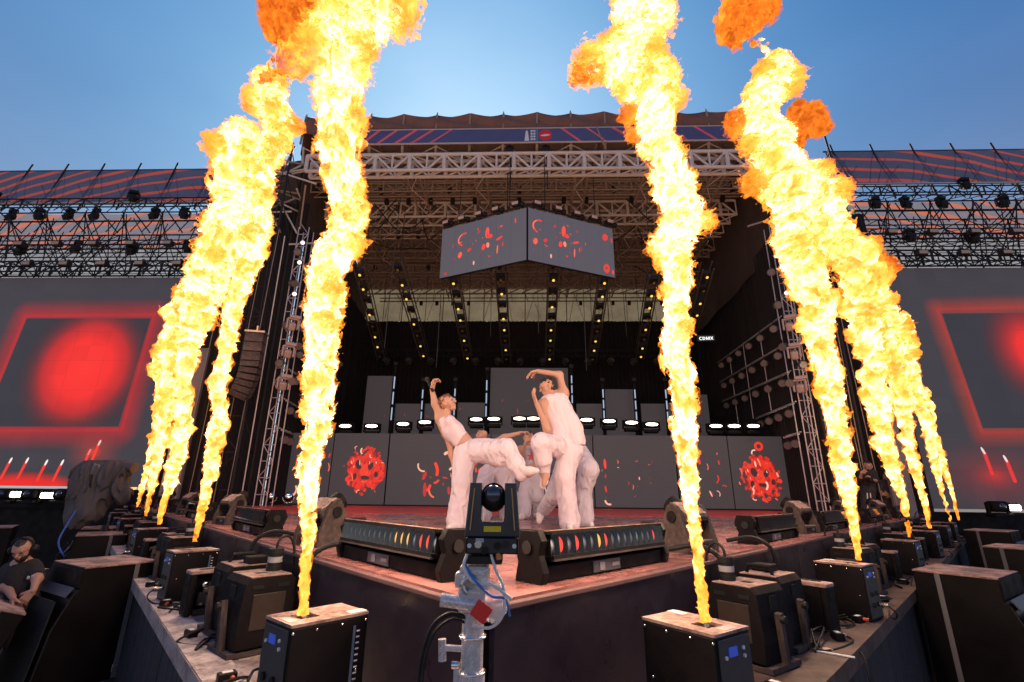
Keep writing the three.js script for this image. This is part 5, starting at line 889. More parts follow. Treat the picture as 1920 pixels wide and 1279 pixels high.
// rows: [v, u, half width] up the photograph; lobes: further puffs; heat shifts the colour from white hot to orange
function flame(label, depth, rows, lobes, heat, cellPx, k0, o = {}) {
  seed = 1000 + k0 * 77;
  const foot = rows.length ? P(rows[0][1], rows[0][0], depth).y : 0;
  const c = rows.map(([v, u, w]) => { const p = P(u, v, depth); return { p, r: Math.max(0.02 + 0.0012 * depth, w * (0.52 + 0.12 * Math.min(1, (p.y - foot) / 2.6)) * axial(p) / 900) }; });
  const L = lobes.map(([v, u, w, h = 0, dz = 0]) => { const p = P(u, v, depth); p.z += dz; return { x: p.x, y: p.y, z: p.z, r: w * 0.84 * axial(p) / 900, h }; });
  const y0 = c.length ? c[0].p.y : 0, y1 = c.length ? c[c.length - 1].p.y : -1, S = 400, tab = [];
  if (c.length) for (let i = 0, j = 0; i <= S; i++) {
    const y = y0 + (y1 - y0) * i / S; while (j < c.length - 2 && c[j + 1].p.y < y) j++;
    const t = (y - c[j].p.y) / (c[j + 1].p.y - c[j].p.y), r = c[j].r + (c[j + 1].r - c[j].r) * t, up = Math.min(1, (y - y0) / 0.5), q = 0.55 / (r + 0.04);
    tab.push([c[j].p.x + (c[j + 1].p.x - c[j].p.x) * t + r * 0.55 * up * N3(y * q, k0 * 3.1, 0.5), -depth + r * 0.55 * up * N3(y * q, k0 * 3.1, 9.5), r * (1 + 0.30 * up * N3(y * q * 1.3, k0 * 5.7, 4.5))]);
  }
  // rolling puffs thrown off the column
  if (c.length) for (let y = y0 + 0.6; y < y1;) {
    const i = Math.min(S, Math.floor((y - y0) / (y1 - y0) * S)), [cx, cz, r] = tab[i], a = rr(0, 6.283), k = rr(0.4, 0.8) + 0.15 * Math.min(1, (y - y0) / 2.5), off = rr(0.4, 0.85);
    L.push({ x: cx + Math.cos(a) * r * off, y, z: cz + Math.sin(a) * r * off, r: r * k, h: rr(-0.16, 0.10) }); y += r * rr(0.3, 0.65);
  } else for (const q of [...L]) for (let k = 0; k < 7; k++) { const a = rr(0, 6.283), b = rr(-1, 1), e = Math.sqrt(1 - b * b); L.push({ x: q.x + Math.cos(a) * e * q.r * 0.7, y: q.y + b * q.r * 0.7, z: q.z + Math.sin(a) * e * q.r * 0.7, r: q.r * rr(0.4, 0.65), h: q.h + rr(-0.15, 0.15) }); }
  const lo = [1e9, 1e9, 1e9], hi = [-1e9, -1e9, -1e9];
  const fit = (x, y, z, r) => [x, y, z].forEach((v, k) => { lo[k] = Math.min(lo[k], v - r); hi[k] = Math.max(hi[k], v + r); });
  tab.forEach(([x, z, r], i) => fit(x, y0 + (y1 - y0) * i / S, z, r * 1.5 + 0.02)); L.forEach((q) => fit(q.x, q.y, q.z, q.r * 1.45));
  if (c.length) lo[1] = y0;
  const res = [0, 0, 0, 0];
  const sample = (x, y, z) => {                                // depth inside the smooth body, its local radius, heat, distance from the middle line
    let best = -9, R = 0.1, h = 0, out = 0;
    if (tab.length) {
      const f = (y - y0) / (y1 - y0) * S, i = Math.max(0, Math.min(S - 1, Math.floor(f))), t = Math.max(0, Math.min(1, f - i)), a = tab[i], b = tab[i + 1];
      const r = a[2] + (b[2] - a[2]) * t, e = Math.hypot(x - a[0] - (b[0] - a[0]) * t, z - a[1] - (b[1] - a[1]) * t);
      best = r - e; if (y > y1) best -= (y - y1) * 1.2; R = r; out = e / r;
    }
    for (let k = 0; k < L.length; k++) { const q = L[k], dy = y - q.y; if (dy > q.r * 2 || dy < -q.r * 2) continue; const d = q.r - Math.hypot(x - q.x, dy * 0.95, z - q.z); if (d > best) { best = d; h = q.h; if (!tab.length) { R = q.r; out = 1 - d / q.r; } } }
    res[0] = best; res[1] = R; res[2] = h; res[3] = out; return res;
  };
  const mid = c.length ? axial(c[Math.floor(c.length / 2)].p) : axial(P(lobes[0][1], lobes[0][0], depth));
  const cell = cellPx * mid / 480, sd = k0 * 13.7;
  const disp = (x, y, z, R) => {
    const rag = 1.45 - 0.45 * Math.min(1, Math.max(0, y - y0) / 2.2);
    const q = 0.75 / (0.6 * R + mid * 0.012), X = x * q + sd, Y = y * q * 0.8, Z = z * q;
    const wx = N3(X * 0.8 + 3, Y * 0.8, Z * 0.8), wy = N3(X * 0.8, Y * 0.8 + 9, Z * 0.8 + 4), wz = N3(X * 0.8 + 7, Y * 0.8 + 2, Z * 0.8);
    const x2 = X + wx * 0.9, y2 = Y + wy * 0.9, z2 = Z + wz * 0.9;
    const big = billow(x2 * 0.9, y2 * 0.9, z2 * 0.9, 2);
    const t1 = Math.abs(N3(x2 * 2.6 + 11, y2 * 1.5, z2 * 2.6)), t2 = Math.abs(N3(x2 * 5.6 + 3, y2 * 3.4 + 8, z2 * 5.6));   // sharp tongues
    return R * (0.66 * (big - 0.27) + rag * (0.95 * (0.20 - t1) + 0.62 * (0.18 - t2)) + 0.16 * N3(x2 * 10, y2 * 6, z2 * 10 + 30));
  };
  const jet = thing(o.name || 'flame_jet', label, 'flame', [0, 0, 0], 0, null);
  for (const shell of ['core', 'halo']) {
    const grow = shell === 'core' ? -0.03 : 0.12, cs = cell * (shell === 'core' ? 1 : 1.5);
    const g = nets(lo, hi, cs, (x, y, z) => { const [d, R] = sample(x, y, z); if (d < -0.7 * R || d > 0.75 * R) return d; return d + disp(x, y, z, R) + grow * R + (shell === 'halo' ? R * 0.22 * N3(x * 7 / (R + .1), y * 4 / (R + .1), z * 7 / (R + .1)) : 0); });
    const p = g.attributes.position, col = new Float32Array(p.count * 4);
    for (let i = 0; i < p.count; i++) {
      const x = p.getX(i), y = p.getY(i), z = p.getZ(i), [d, R, h, out] = sample(x, y, z), q = 1 / (0.5 * R + 0.012 * mid);
      const n1 = fbm(x * q * 0.8 + sd, y * q * 0.6, z * q * 0.8, 2), n2 = fbm(x * q * 3.2, y * q * 2.2 + sd, z * q * 3.2, 2);
      const rise = c.length ? Math.min(1, Math.max(0, (y - y0) / 0.6)) : 1, crease = Math.max(0, d / R - 0.06);
      if (shell === 'core') {
        let t = 0.87 + heat + h + 0.42 * n1 + 0.34 * n2 - 0.42 * Math.max(0, out - 1.05) - 0.7 * crease - 0.30 * (1 - rise);
        t -= Math.max(0, n2 - 0.26) * 2.4 + Math.max(0, -n1 - 0.30) * 1.5;
        col.set([...ramp(t, 1.0), Math.max(0.5, Math.min(0.96, 0.92 - 0.42 * Math.max(0, out - 1)))], i * 4);
      } else {
        const a = Math.max(0.03, Math.min(0.40, 0.20 + 0.55 * n2 + 0.4 * n1));
        col.set([...ramp(0.36 + heat * 0.6 + h * 0.6 + 0.4 * n1 + 0.3 * n2, 1.5), a], i * 4);
      }
    }
    g.setAttribute('color', new THREE.BufferAttribute(col, 4));
    const m = part(jet, shell === 'core' ? 'flame_core' : 'flame_veil', g, shell === 'core' ? coreMat : haloMat); m.castShadow = false;
  }
  return jet;
}
const flameLight = (p, power, rad = 12) => { const l = new THREE.PointLight(new THREE.Color(1, 0.70, 0.46), power, 0, 2); l.position.copy(p); l.castShadow = true; l.shadow.radius = rad; scene.add(l); };
{
  const zl = [2.45, 5.25, 7.69, 9.82, 12.43, 15.0], zr = [2.37, 4.52, 6.95, 8.87, 10.45, 11.83];
  flame('nearest left flame jet, a tall white-yellow column in front of the dancers', zl[0],
    [[1158, 567, 5], [1120, 570, 10], [1080, 572, 14], [1040, 574, 18], [1000, 578, 22], [950, 582, 27], [900, 583, 29], [850, 590, 32], [800, 598, 40], [750, 601, 45], [700, 602, 47], [650, 606, 46], [600, 610, 45], [550, 612, 50], [500, 625, 47], [450, 638, 46], [400, 645, 43], [350, 640, 46], [300, 635, 48], [250, 632, 50], [200, 630, 52], [150, 630, 50], [110, 645, 52], [80, 655, 62], [40, 680, 72], [0, 700, 72], [-60, 740, 76], [-120, 770, 60]],
    [[118, 545, 30], [100, 585, 42], [60, 615, 46], [140, 500, 16, 0.1], [30, 745, 38], [-10, 650, 40]], 0.05, 1.8, 1);
  flame('second left flame jet, a slim column merging into the left fire cloud', zl[1],
    [[1020, 364, 5], [980, 372, 11], [940, 384, 17], [900, 393, 19], [850, 399, 21], [800, 405, 22], [750, 410, 22], [700, 413, 23], [650, 420, 23], [600, 432, 24], [550, 446, 26], [500, 462, 30], [450, 476, 31], [400, 485, 30], [350, 490, 31], [300, 497, 31], [250, 520, 36], [200, 518, 40], [160, 505, 32], [130, 500, 16]],
    [[190, 480, 28], [235, 550, 20, -0.2], [150, 490, 20, 0.1]], 0.0, 1.8, 2);
  flame('third left flame jet, the broad heart of the left fire cloud', zl[2],
    [[988, 297, 4], [950, 305, 11], [900, 322, 17], [850, 335, 22], [800, 340, 23], [750, 342, 25], [700, 346, 27], [650, 352, 31], [600, 364, 36], [550, 385, 42], [500, 406, 47], [450, 425, 50], [400, 432, 50], [350, 440, 46], [300, 452, 50], [270, 455, 52], [245, 450, 34]],
    [[275, 425, 26, -0.28], [300, 412, 18, -0.25], [250, 450, 32]], 0.0, 2.0, 3);
  flame('fourth left flame jet, left side of the left fire cloud', zl[3], [[972, 271, 4], [930, 280, 9], [880, 292, 15], [830, 303, 19], [780, 312, 22], [730, 316, 22], [680, 317, 23], [650, 320, 23], [600, 332, 26], [550, 348, 25], [510, 368, 24], [470, 380, 16]], [[548, 338, 16, -0.3], [660, 300, 18]], -0.03, 2.0, 4);
  flame('fifth left flame jet, thin and far along the left stage edge', zl[4], [[960, 256, 3], [920, 265, 7], [870, 278, 11], [820, 290, 15], [770, 298, 17], [720, 303, 20], [680, 302, 20], [640, 308, 16], [615, 313, 9]], [], -0.03, 2.0, 5);
  flame('farthest left flame jet, thinnest one at the left end of the row', zl[5], [[952, 243, 2.6], [910, 252, 6.5], [870, 262, 9.5], [830, 272, 12], [780, 288, 13], [740, 285, 11], [710, 289, 7]], [], -0.03, 2.0, 6);
  flame('nearest right flame jet, a tall white-yellow column right of the dancers', zr[0],
    [[1172, 1321, 5], [1120, 1317, 9], [1080, 1313, 12], [1040, 1308, 16], [1000, 1303, 20], [950, 1300, 24], [900, 1296, 28], [850, 1292, 30], [800, 1290, 33], [750, 1287, 35], [700, 1280, 37], [650, 1272, 39], [600, 1268, 37], [550, 1270, 35], [520, 1275, 37], [480, 1264, 42], [440, 1274, 55], [410, 1293, 50], [380, 1285, 52], [350, 1262, 46], [300, 1246, 46], [260, 1232, 42], [220, 1232, 46], [190, 1234, 44], [150, 1220, 56], [120, 1185, 70], [90, 1185, 62], [60, 1215, 56], [20, 1218, 62], [-30, 1212, 66], [-90, 1200, 60]],
    [[122, 1110, 38], [140, 1085, 20], [185, 1268, 22], [215, 1182, 20, -0.4], [255, 1185, 14, -0.35], [415, 1322, 22, -0.15]], 0.05, 1.8, 7);
  flame('second right flame jet, leaning column that feeds the right fire cloud', zr[1],
    [[1055, 1611, 5], [1020, 1606, 10], [980, 1600, 15], [940, 1590, 20], [900, 1582, 24], [850, 1572, 27], [800, 1566, 28], [750, 1560, 30], [700, 1550, 33], [650, 1542, 32], [600, 1532, 32], [550, 1519, 33], [500, 1498, 37], [450, 1482, 42], [400, 1488, 52], [350, 1478, 56], [300, 1452, 54], [250, 1432, 46], [200, 1428, 46], [160, 1445, 50], [130, 1455, 44], [108, 1455, 28]],
    [[230, 1382, 25, -0.3], [150, 1480, 30, -0.1], [340, 1412, 24, -0.15], [108, 1447, 8, 0.1], [100, 1441, 6, 0.1], [93, 1435, 6, 0.1], [86, 1430, 5, 0.1], [79, 1425, 5, 0.1]], 0.0, 1.8, 8);
  flame('third right flame jet, the broad heart of the right fire cloud', zr[2],
    [[1012, 1708, 4], [970, 1700, 10], [930, 1690, 15], [880, 1675, 20], [830, 1660, 24], [780, 1650, 26], [730, 1640, 30], [680, 1636, 29], [640, 1630, 33], [600, 1626, 36], [550, 1616, 42], [500, 1600, 46], [450, 1563, 50], [400, 1545, 52], [350, 1535, 44], [315, 1524, 34]], [[500, 1648, 30, -0.25], [470, 1630, 24, -0.2]], 0.0, 2.0, 9);
  flame('fourth right flame jet, right side of the right fire cloud', zr[3], [[995, 1745, 4], [950, 1735, 9], [900, 1722, 13], [850, 1708, 16], [800, 1697, 18], [750, 1692, 22], [700, 1684, 24], [650, 1678, 27], [600, 1668, 28], [560, 1655, 24], [530, 1650, 16]], [[610, 1695, 18, -0.2]], -0.03, 2.0, 10);
  flame('fifth right flame jet, thin and far along the right stage edge', zr[4], [[985, 1783, 3.4], [940, 1773, 7], [890, 1757, 11], [840, 1745, 14], [790, 1735, 16], [740, 1722, 17], [690, 1708, 19], [650, 1697, 18], [610, 1702, 14], [585, 1694, 9]], [], -0.03, 2.0, 11);
  flame('farthest right flame jet, thinnest one at the right end of the row', zr[5], [[980, 1799, 2.6], [930, 1787, 6.5], [880, 1770, 9.5], [840, 1758, 12], [800, 1745, 13], [760, 1740, 11], [730, 1735, 7]], [], -0.03, 2.0, 12);
  flame('orange fireball above the nearest left flame jet at the top edge', 2.7, [], [[22, 540, 44, 0], [8, 515, 34, 0], [50, 525, 36, 0], [10, 570, 30, 0], [80, 535, 14, 0.1]], -0.70, 1.8, 13, { name: 'fireball' });
  flame('orange fireball above the second right flame jet at the top edge', 4.6, [], [[20, 1400, 46, 0], [45, 1380, 36, 0], [10, 1430, 36, 0], [70, 1385, 24, 0], [82, 1412, 8, 0.1]], -0.60, 1.8, 14, { name: 'fireball' });
  flame('orange fireball on the right shoulder of the right fire cloud', 4.7, [], [[225, 1518, 34, 0], [215, 1500, 24, 0], [240, 1535, 22, 0], [262, 1500, 14, 0]], -0.62, 1.8, 15, { name: 'fireball' });
  // the light they give
  for (const [u, v, d, du, pw] of [[604, 760, zl[0], 95, 7], [640, 350, zl[0], 110, 7], [418, 700, zl[1], 60, 9], [440, 380, zl[2], 100, 12], [1284, 760, zr[0], -90, 7], [1250, 330, zr[0], -110, 7], [1560, 760, zr[1], -70, 9], [1480, 350, zr[1], -120, 10], [1660, 700, zr[3], 90, 9]]) flameLight(P(u + du, v, d + 0.1), pw * 0.8);
}
// ---------- people ----------
const smin = (a, b, k) => { const h = Math.max(0, Math.min(1, 0.5 + 0.5 * (b - a) / k)); return b + (a - b) * h - k * h * (1 - h); };
function cap(b, x, y, z) {                                     // distance to a tapered capsule [A, B, ra, rb]
  const [A, B, ra, rb] = b, dx = B.x - A.x, dy = B.y - A.y, dz = B.z - A.z, L = dx * dx + dy * dy + dz * dz || 1e-9;
  let t = ((x - A.x) * dx + (y - A.y) * dy + (z - A.z) * dz) / L; t = t < 0 ? 0 : t > 1 ? 1 : t;
  return Math.hypot(x - A.x - dx * t, y - A.y - dy * t, z - A.z - dz * t) - (ra + (rb - ra) * t);
}
function flesh(bones, cell, k = 0.04, wrinkle = null, cut = null) {
  const lo = [1e9, 1e9, 1e9], hi = [-1e9, -1e9, -1e9];
  for (const [A, B, ra, rb] of bones) for (const [p, r] of [[A, ra], [B, rb]]) ['x', 'y', 'z'].forEach((a, i) => { lo[i] = Math.min(lo[i], p[a] - r - 0.05); hi[i] = Math.max(hi[i], p[a] + r + 0.05); });
  const g = nets(lo, hi, cell, (x, y, z) => { let d = 9; for (const b of bones) { const e = cap(b, x, y, z); d = d > 8 ? e : Math.abs(e - d) < k ? smin(d, e, k) : Math.min(d, e); } if (wrinkle && Math.abs(d) < 0.08) d += wrinkle(x, y, z); if (cut) d = Math.max(d, cut(x, y, z)); return -d; });
  return uvBox(g);
}
const skinMat = (r, g, b) => phy(r, g, b, 0.5, { sheen: 0.2, bumpMap: rep(T.fine, 8), bumpScale: 0.0006 });
const cloth = (r, g, b) => std(r, g, b, 0.9, { bumpMap: rep(T.coarse, 1.6), bumpScale: 0.009 });
const folds = (amp, f = 7, s = 0) => (x, y, z) => {          // long soft creases running down the cloth, with small puckers
  const wx = x + 0.10 * N3(x * 3, y * 3 + s, z * 3), wz = z + 0.10 * N3(x * 3 + 5, y * 3, z * 3 + s), r = 1 - 2.2 * Math.abs(N3(wx * f * 1.6 + s, y * f * 0.35, wz * f * 1.6)), r2 = 1 - 2.2 * Math.abs(N3(wx * f * 2.9, y * f * 1.1 + s, wz * f * 2.9));
  return 0.68 * amp * (-1.5 * r * Math.abs(r) - 0.9 * r2 * Math.abs(r2) + 0.5 * N3(x * f * 0.6, y * f * 0.6, z * f * 0.6 + s));
};
// head with face, at c, looking along dir, crown along up
function headGeo(c, dir, up, r = 0.098) {
  const zA = dir.clone().normalize(), xA = up.clone().cross(zA).normalize(), yA = zA.clone().cross(xA);
  const W = (x, y, z) => c.clone().addScaledVector(xA, x * r).addScaledVector(yA, y * r).addScaledVector(zA, z * r);
  const e = (x, y, z, s) => [W(x, y, z), W(x, y, z + 0.001), s * r, s * r];
  const b = [[W(0, 0.30, -0.15), W(0, 0.25, 0.12), 0.86 * r, 0.80 * r], [W(0, -0.35, 0.15), W(0, -0.68, 0.30), 0.62 * r, 0.40 * r], e(0, -0.88, 0.52, 0.24), e(0.36, -0.3, 0.42, 0.32), e(-0.36, -0.3, 0.42, 0.32),
    [W(0, 0.08, 0.86), W(0, -0.24, 1.06), 0.10 * r, 0.16 * r], e(0, -0.52, 0.72, 0.17), e(0, -0.60, 0.70, 0.17), [W(0.86, 0.12, -0.05), W(0.84, -0.22, 0.0), 0.16 * r, 0.12 * r], [W(-0.86, 0.12, -0.05), W(-0.84, -0.22, 0.0), 0.16 * r, 0.12 * r], [W(-0.4, 0.26, 0.80), W(0.4, 0.26, 0.80), 0.13 * r, 0.13 * r]];
  const face = flesh(b, 0.006, 0.018);
  const eyes = [-1, 1].map((s) => new THREE.SphereGeometry(0.085 * r, 10, 8).applyMatrix4(new THREE.Matrix4().makeTranslation(...W(s * 0.34, 0.06, 0.86).toArray())));
  const brows = [-1, 1].map((s) => bar(W(s * 0.18, 0.30, 0.92), W(s * 0.52, 0.30, 0.80), 0.03 * r, 6));
  const mouth = [bar(W(-0.2, -0.56, 0.87), W(0.2, -0.56, 0.87), 0.035 * r, 6)];
  return { face, eyes, brows, mouth, W, r };
}
function hairGeo(H, curly) {
  const { W, r } = H, b = [[W(0, 0.44, -0.18), W(0, 0.62, 0.16), 0.86 * r, 0.60 * r], [W(0, 0.1, -0.5), W(0, -0.3, -0.55), 0.62 * r, 0.45 * r]];
  const f = 1 / r; return flesh(b, 0.006, 0.03, (x, y, z) => -r * (curly ? 0.30 * Math.abs(N3(x * f * 2.4, y * f * 2.4, z * f * 2.4)) * 1.6 - 0.1 : 0.16 * fbm(x * f * 3, y * f * 1.2, z * f * 3, 2)));
}
// hand: palm from wrist w towards dir, fingers bent by curl; side = thumb side
function handGeo(w, dir, palmN, curl, side = 1, s = 1) {
  const d = dir.clone().normalize(), n = palmN.clone().addScaledVector(d, -palmN.dot(d)).normalize(), x = d.clone().cross(n).multiplyScalar(side), b = [];
  const at = (a, bq, c) => w.clone().addScaledVector(d, a * s).addScaledVector(x, bq * s).addScaledVector(n, c * s);
  for (let k = 0; k < 4; k++) b.push([at(0.012, (k - 1.5) * 0.012, 0), at(0.085, (k - 1.5) * 0.020, 0), 0.017 * s, 0.0125 * s]);
  const len = [0.034, 0.042, 0.039, 0.029];
  for (let k = 0; k < 4; k++) {
    let p = at(0.088, (k - 1.5) * 0.0205, 0), a = curl * (0.5 + 0.12 * k);
    for (let j = 0; j < 3; j++) { const l = len[k] * s * (1 - j * 0.2), q = p.clone().addScaledVector(d, Math.cos(a) * l).addScaledVector(n, Math.sin(a) * l).addScaledVector(x, (k - 1.5) * 0.004); b.push([p, q, (0.0098 - j * 0.0009) * s, (0.009 - j * 0.0009) * s]); p = q; a += curl * 0.75; }
  }
  const t0 = at(0.03, -0.032, 0.004), t1 = at(0.062, -0.058, 0.018), t2 = at(0.085, -0.062, 0.036 + curl * 0.01);
  b.push([at(0.02, -0.015, 0), t0, 0.018 * s, 0.015 * s], [t0, t1, 0.0135 * s, 0.011 * s], [t1, t2, 0.011 * s, 0.0085 * s]);
  return flesh(b, 0.0045 * s, 0.008);
}
function shoeGeo(heel, toe, up = V(0, 1, 0), h = 0.05) {
  const b = [[heel.clone().addScaledVector(up, 0.045), heel.clone().lerp(toe, 0.55).addScaledVector(up, 0.045), 0.046, 0.048], [heel.clone().lerp(toe, 0.55).addScaledVector(up, 0.04), toe.clone().addScaledVector(up, 0.032), 0.048, 0.036], [heel.clone().addScaledVector(up, 0.05), heel.clone().addScaledVector(up, 0.10), 0.045, 0.045]];
  return flesh(b, 0.011, 0.03, null, null);
}
function person(label, build, group) {
  const t = thing('person', label, 'person', [0, 0, 0], 0, group), q = build;
  const bodyGeos = [flesh(q.skin, q.cell || 0.017, 0.045)];
  const H = headGeo(q.head[0], q.head[1], q.head[2], q.head[3] || 0.098); bodyGeos.push(H.face, ...(q.hands || []));
  part(t, 'body', bodyGeos, q.skinMat);
  if (q.hairMat) part(t, 'hair', hairGeo(H, q.curly), q.hairMat);
  part(t, 'eyes', H.eyes, M.hole); part(t, 'eyebrows', H.brows, q.hairMat || M.hole); part(t, 'mouth', H.mouth, std(0.35, 0.10, 0.09, 0.5));
  for (const c of q.clothes) part(t, c.name, flesh(c.bones, c.cell || 0.0125, c.k || 0.028, folds(c.fold ?? 0.007, c.ff || 7, c.s || 0), c.cut), c.mat);
  for (const s of q.shoes || []) part(t, 'shoe', s, q.shoeMat);
  if (q.extra) q.extra(t, H);
  return t;
}
{
  const white = cloth(0.80, 0.655, 0.72), white2 = cloth(0.78, 0.66, 0.725), shadedWhite = cloth(0.62, 0.56, 0.635), shoe = std(0.74, 0.66, 0.66, 0.6), skin = skinMat(0.56, 0.30, 0.21), hairD = std(0.022, 0.013, 0.011, 0.6), hairR = std(0.20, 0.07, 0.035, 0.6);  // white cloth with pink light in its colour; darker copy for dancers in shade
  const grp = null;
  {                                                            // left dancer, leaning back
    const Z = 5.9, J = (u, v, dz = 0) => P(u, v, Z - dz);
    const shR = J(827, 785), elR = J(816, 757, 0.04), wrR = J(810, 732, 0.08), shL = J(838, 810, -0.06), elL = J(848, 853, -0.1), wrL = J(853, 884, -0.06);
    const hip = J(880, 843), hipA = J(872, 850, 0.02), hipB = J(893, 845, 0.06), kneeA = J(866, 901, 0.06), ankA = J(857, 972, 0.02), kneeB = J(950, 842, 0.30), ankB = J(977, 889, 0.30);
    const ft = ankA.clone(); ft.y = DECK;
    person('dancer in white tank top leaning far back with one leg raised and one fist up', {
      skinMat: skin, hairMat: hairR, curly: true, head: [J(839, 757, 0.02), V(0.80, 0.42, 0.28), V(-0.42, 0.9, 0.05)], shoeMat: shoe,
      skin: [[J(836, 780), J(838, 768, 0.01), 0.056, 0.05], [shR, elR, 0.056, 0.043], [elR, wrR, 0.043, 0.029], [shL, elL, 0.05, 0.040], [elL, wrL, 0.040, 0.027], [shR, shL, 0.075, 0.075], [J(842, 798), J(866, 826), 0.10, 0.10], [J(866, 826), hip, 0.10, 0.11], [hipA, kneeA, 0.09, 0.065], [kneeA, ankA, 0.06, 0.045], [hipB, kneeB, 0.09, 0.065], [kneeB, ankB, 0.06, 0.042], [ankB, J(990, 888, 0.33), 0.04, 0.04], [J(990, 888, 0.33), J(1004, 886, 0.38), 0.04, 0.024]],
      hands: [handGeo(wrR, V(0.15, 0.95, 0.2), V(0.9, -0.1, 0.3), 0.9, 1, 1.1), handGeo(wrL, V(0.02, -1, 0.1), V(0.5, 0, 0.6), 0.35, -1)],
      clothes: [
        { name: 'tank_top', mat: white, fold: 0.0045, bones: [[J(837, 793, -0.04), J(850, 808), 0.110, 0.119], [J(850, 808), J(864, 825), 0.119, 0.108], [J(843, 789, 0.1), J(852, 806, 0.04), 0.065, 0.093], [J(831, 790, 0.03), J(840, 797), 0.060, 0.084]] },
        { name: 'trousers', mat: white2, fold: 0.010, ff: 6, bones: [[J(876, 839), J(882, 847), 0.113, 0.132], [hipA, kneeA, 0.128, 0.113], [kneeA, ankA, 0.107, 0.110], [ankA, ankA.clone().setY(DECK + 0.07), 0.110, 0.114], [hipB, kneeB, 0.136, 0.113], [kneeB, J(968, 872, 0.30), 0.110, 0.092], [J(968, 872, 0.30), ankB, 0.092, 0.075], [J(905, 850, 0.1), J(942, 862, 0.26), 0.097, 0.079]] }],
      shoes: [shoeGeo(V(ft.x + 0.02, DECK + 0.003, ft.z - 0.04), V(ft.x - 0.06, DECK + 0.003, ft.z + 0.20)), shoeGeo(J(980, 892, 0.31), J(1006, 888, 0.38), V(-0.1, 0.5, 0.3).normalize())],
      extra: (t) => { part(t, 'wrist_band', new THREE.TorusGeometry(0.03, 0.006, 8, 18).rotateX(1.4).translate(...wrR.toArray()), M.rubber); },
    }, grp);
    const mp = J(803, 716, 0.12); const mic = thing('microphone', 'black microphone held in the raised fist of the leaning dancer', 'microphone', mp, 0); mic.rotation.z = 0.5;
    part(mic, 'handle', cy(0.016, 0.16, 0, -0.06, 0, 14, 0.02), M.rubber); part(mic, 'grille', new THREE.SphereGeometry(0.03, 16, 12).translate(0, 0.035, 0), M.iron);
  }
  {                                                            // right dancer, back turned, knee raised
    const Z = 6.15, J = (u, v, dz = 0) => P(u, v, Z - dz);
    const shR = J(1056, 738), elR = J(1049, 703, -0.02), wrR = J(1008, 696, 0.05), shL = J(1017, 760, 0.05), elL = J(1026, 806, 0.18), wrL = J(1006, 756, 0.28);
    const hem = J(1065, 836), hip = J(1064, 838), hipA = J(1070, 842), kneeA = J(1058, 897, 0.06), ankA = J(1068, 972, 0.0), hipB = J(1048, 838, 0.05), kneeB = J(1014, 830, 0.34), ankB = J(1020, 882, 0.24);
    const ft = ankA.clone(); ft.y = DECK;
    person('dancer in sleeveless white top seen from behind with one arm curved over the head', {
      skinMat: skin, hairMat: hairD, curly: true, head: [J(1026, 726, 0.03), V(-0.9, -0.30, 0.22), V(-0.28, 0.95, 0.05)], shoeMat: shoe,
      skin: [[J(1038, 748), J(1030, 735, 0.02), 0.062, 0.055], [shR, elR, 0.06, 0.046], [elR, wrR, 0.045, 0.03], [shL, elL, 0.056, 0.045], [elL, wrL, 0.044, 0.03], [shR, shL, 0.08, 0.08], [J(1042, 770), J(1062, 815), 0.09, 0.09], [hip, J(1062, 815), 0.11, 0.10], [hipA, kneeA, 0.1, 0.07], [kneeA, ankA, 0.06, 0.045], [hipB, kneeB, 0.1, 0.07], [kneeB, ankB, 0.06, 0.045], [ankB, J(1022, 894, 0.27), 0.045, 0.042], [J(1022, 894, 0.27), J(1019, 910, 0.36), 0.042, 0.028]],
      hands: [handGeo(wrR, V(-0.9, -0.28, 0.2), V(0, -1, 0.2), 0.55, 1, 1.05), handGeo(wrL, V(-0.35, 0.9, 0.1), V(0.9, 0.2, -0.2), 0.35, -1, 1.05)],
      clothes: [
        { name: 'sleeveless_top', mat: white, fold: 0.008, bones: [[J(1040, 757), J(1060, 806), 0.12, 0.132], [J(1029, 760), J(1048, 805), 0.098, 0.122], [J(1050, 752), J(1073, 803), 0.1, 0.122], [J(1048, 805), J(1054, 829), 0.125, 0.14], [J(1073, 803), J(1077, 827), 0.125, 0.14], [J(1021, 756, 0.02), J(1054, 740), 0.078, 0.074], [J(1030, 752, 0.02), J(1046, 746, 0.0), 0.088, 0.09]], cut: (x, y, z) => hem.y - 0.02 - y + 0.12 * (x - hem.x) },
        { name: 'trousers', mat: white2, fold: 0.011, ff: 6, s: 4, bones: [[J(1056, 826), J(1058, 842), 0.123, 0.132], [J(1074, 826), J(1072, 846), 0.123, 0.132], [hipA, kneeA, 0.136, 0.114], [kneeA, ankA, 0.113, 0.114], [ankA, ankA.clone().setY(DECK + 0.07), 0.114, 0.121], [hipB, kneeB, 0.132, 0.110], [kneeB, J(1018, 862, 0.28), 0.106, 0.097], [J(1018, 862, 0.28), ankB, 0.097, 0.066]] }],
      shoes: [shoeGeo(V(ft.x, DECK + 0.003, ft.z - 0.02), V(ft.x - 0.02, DECK + 0.003, ft.z + 0.22)), shoeGeo(J(1024, 892, 0.25), J(1018, 912, 0.37), V(-0.1, 0.1, -1).normalize())],
    }, grp);
  }
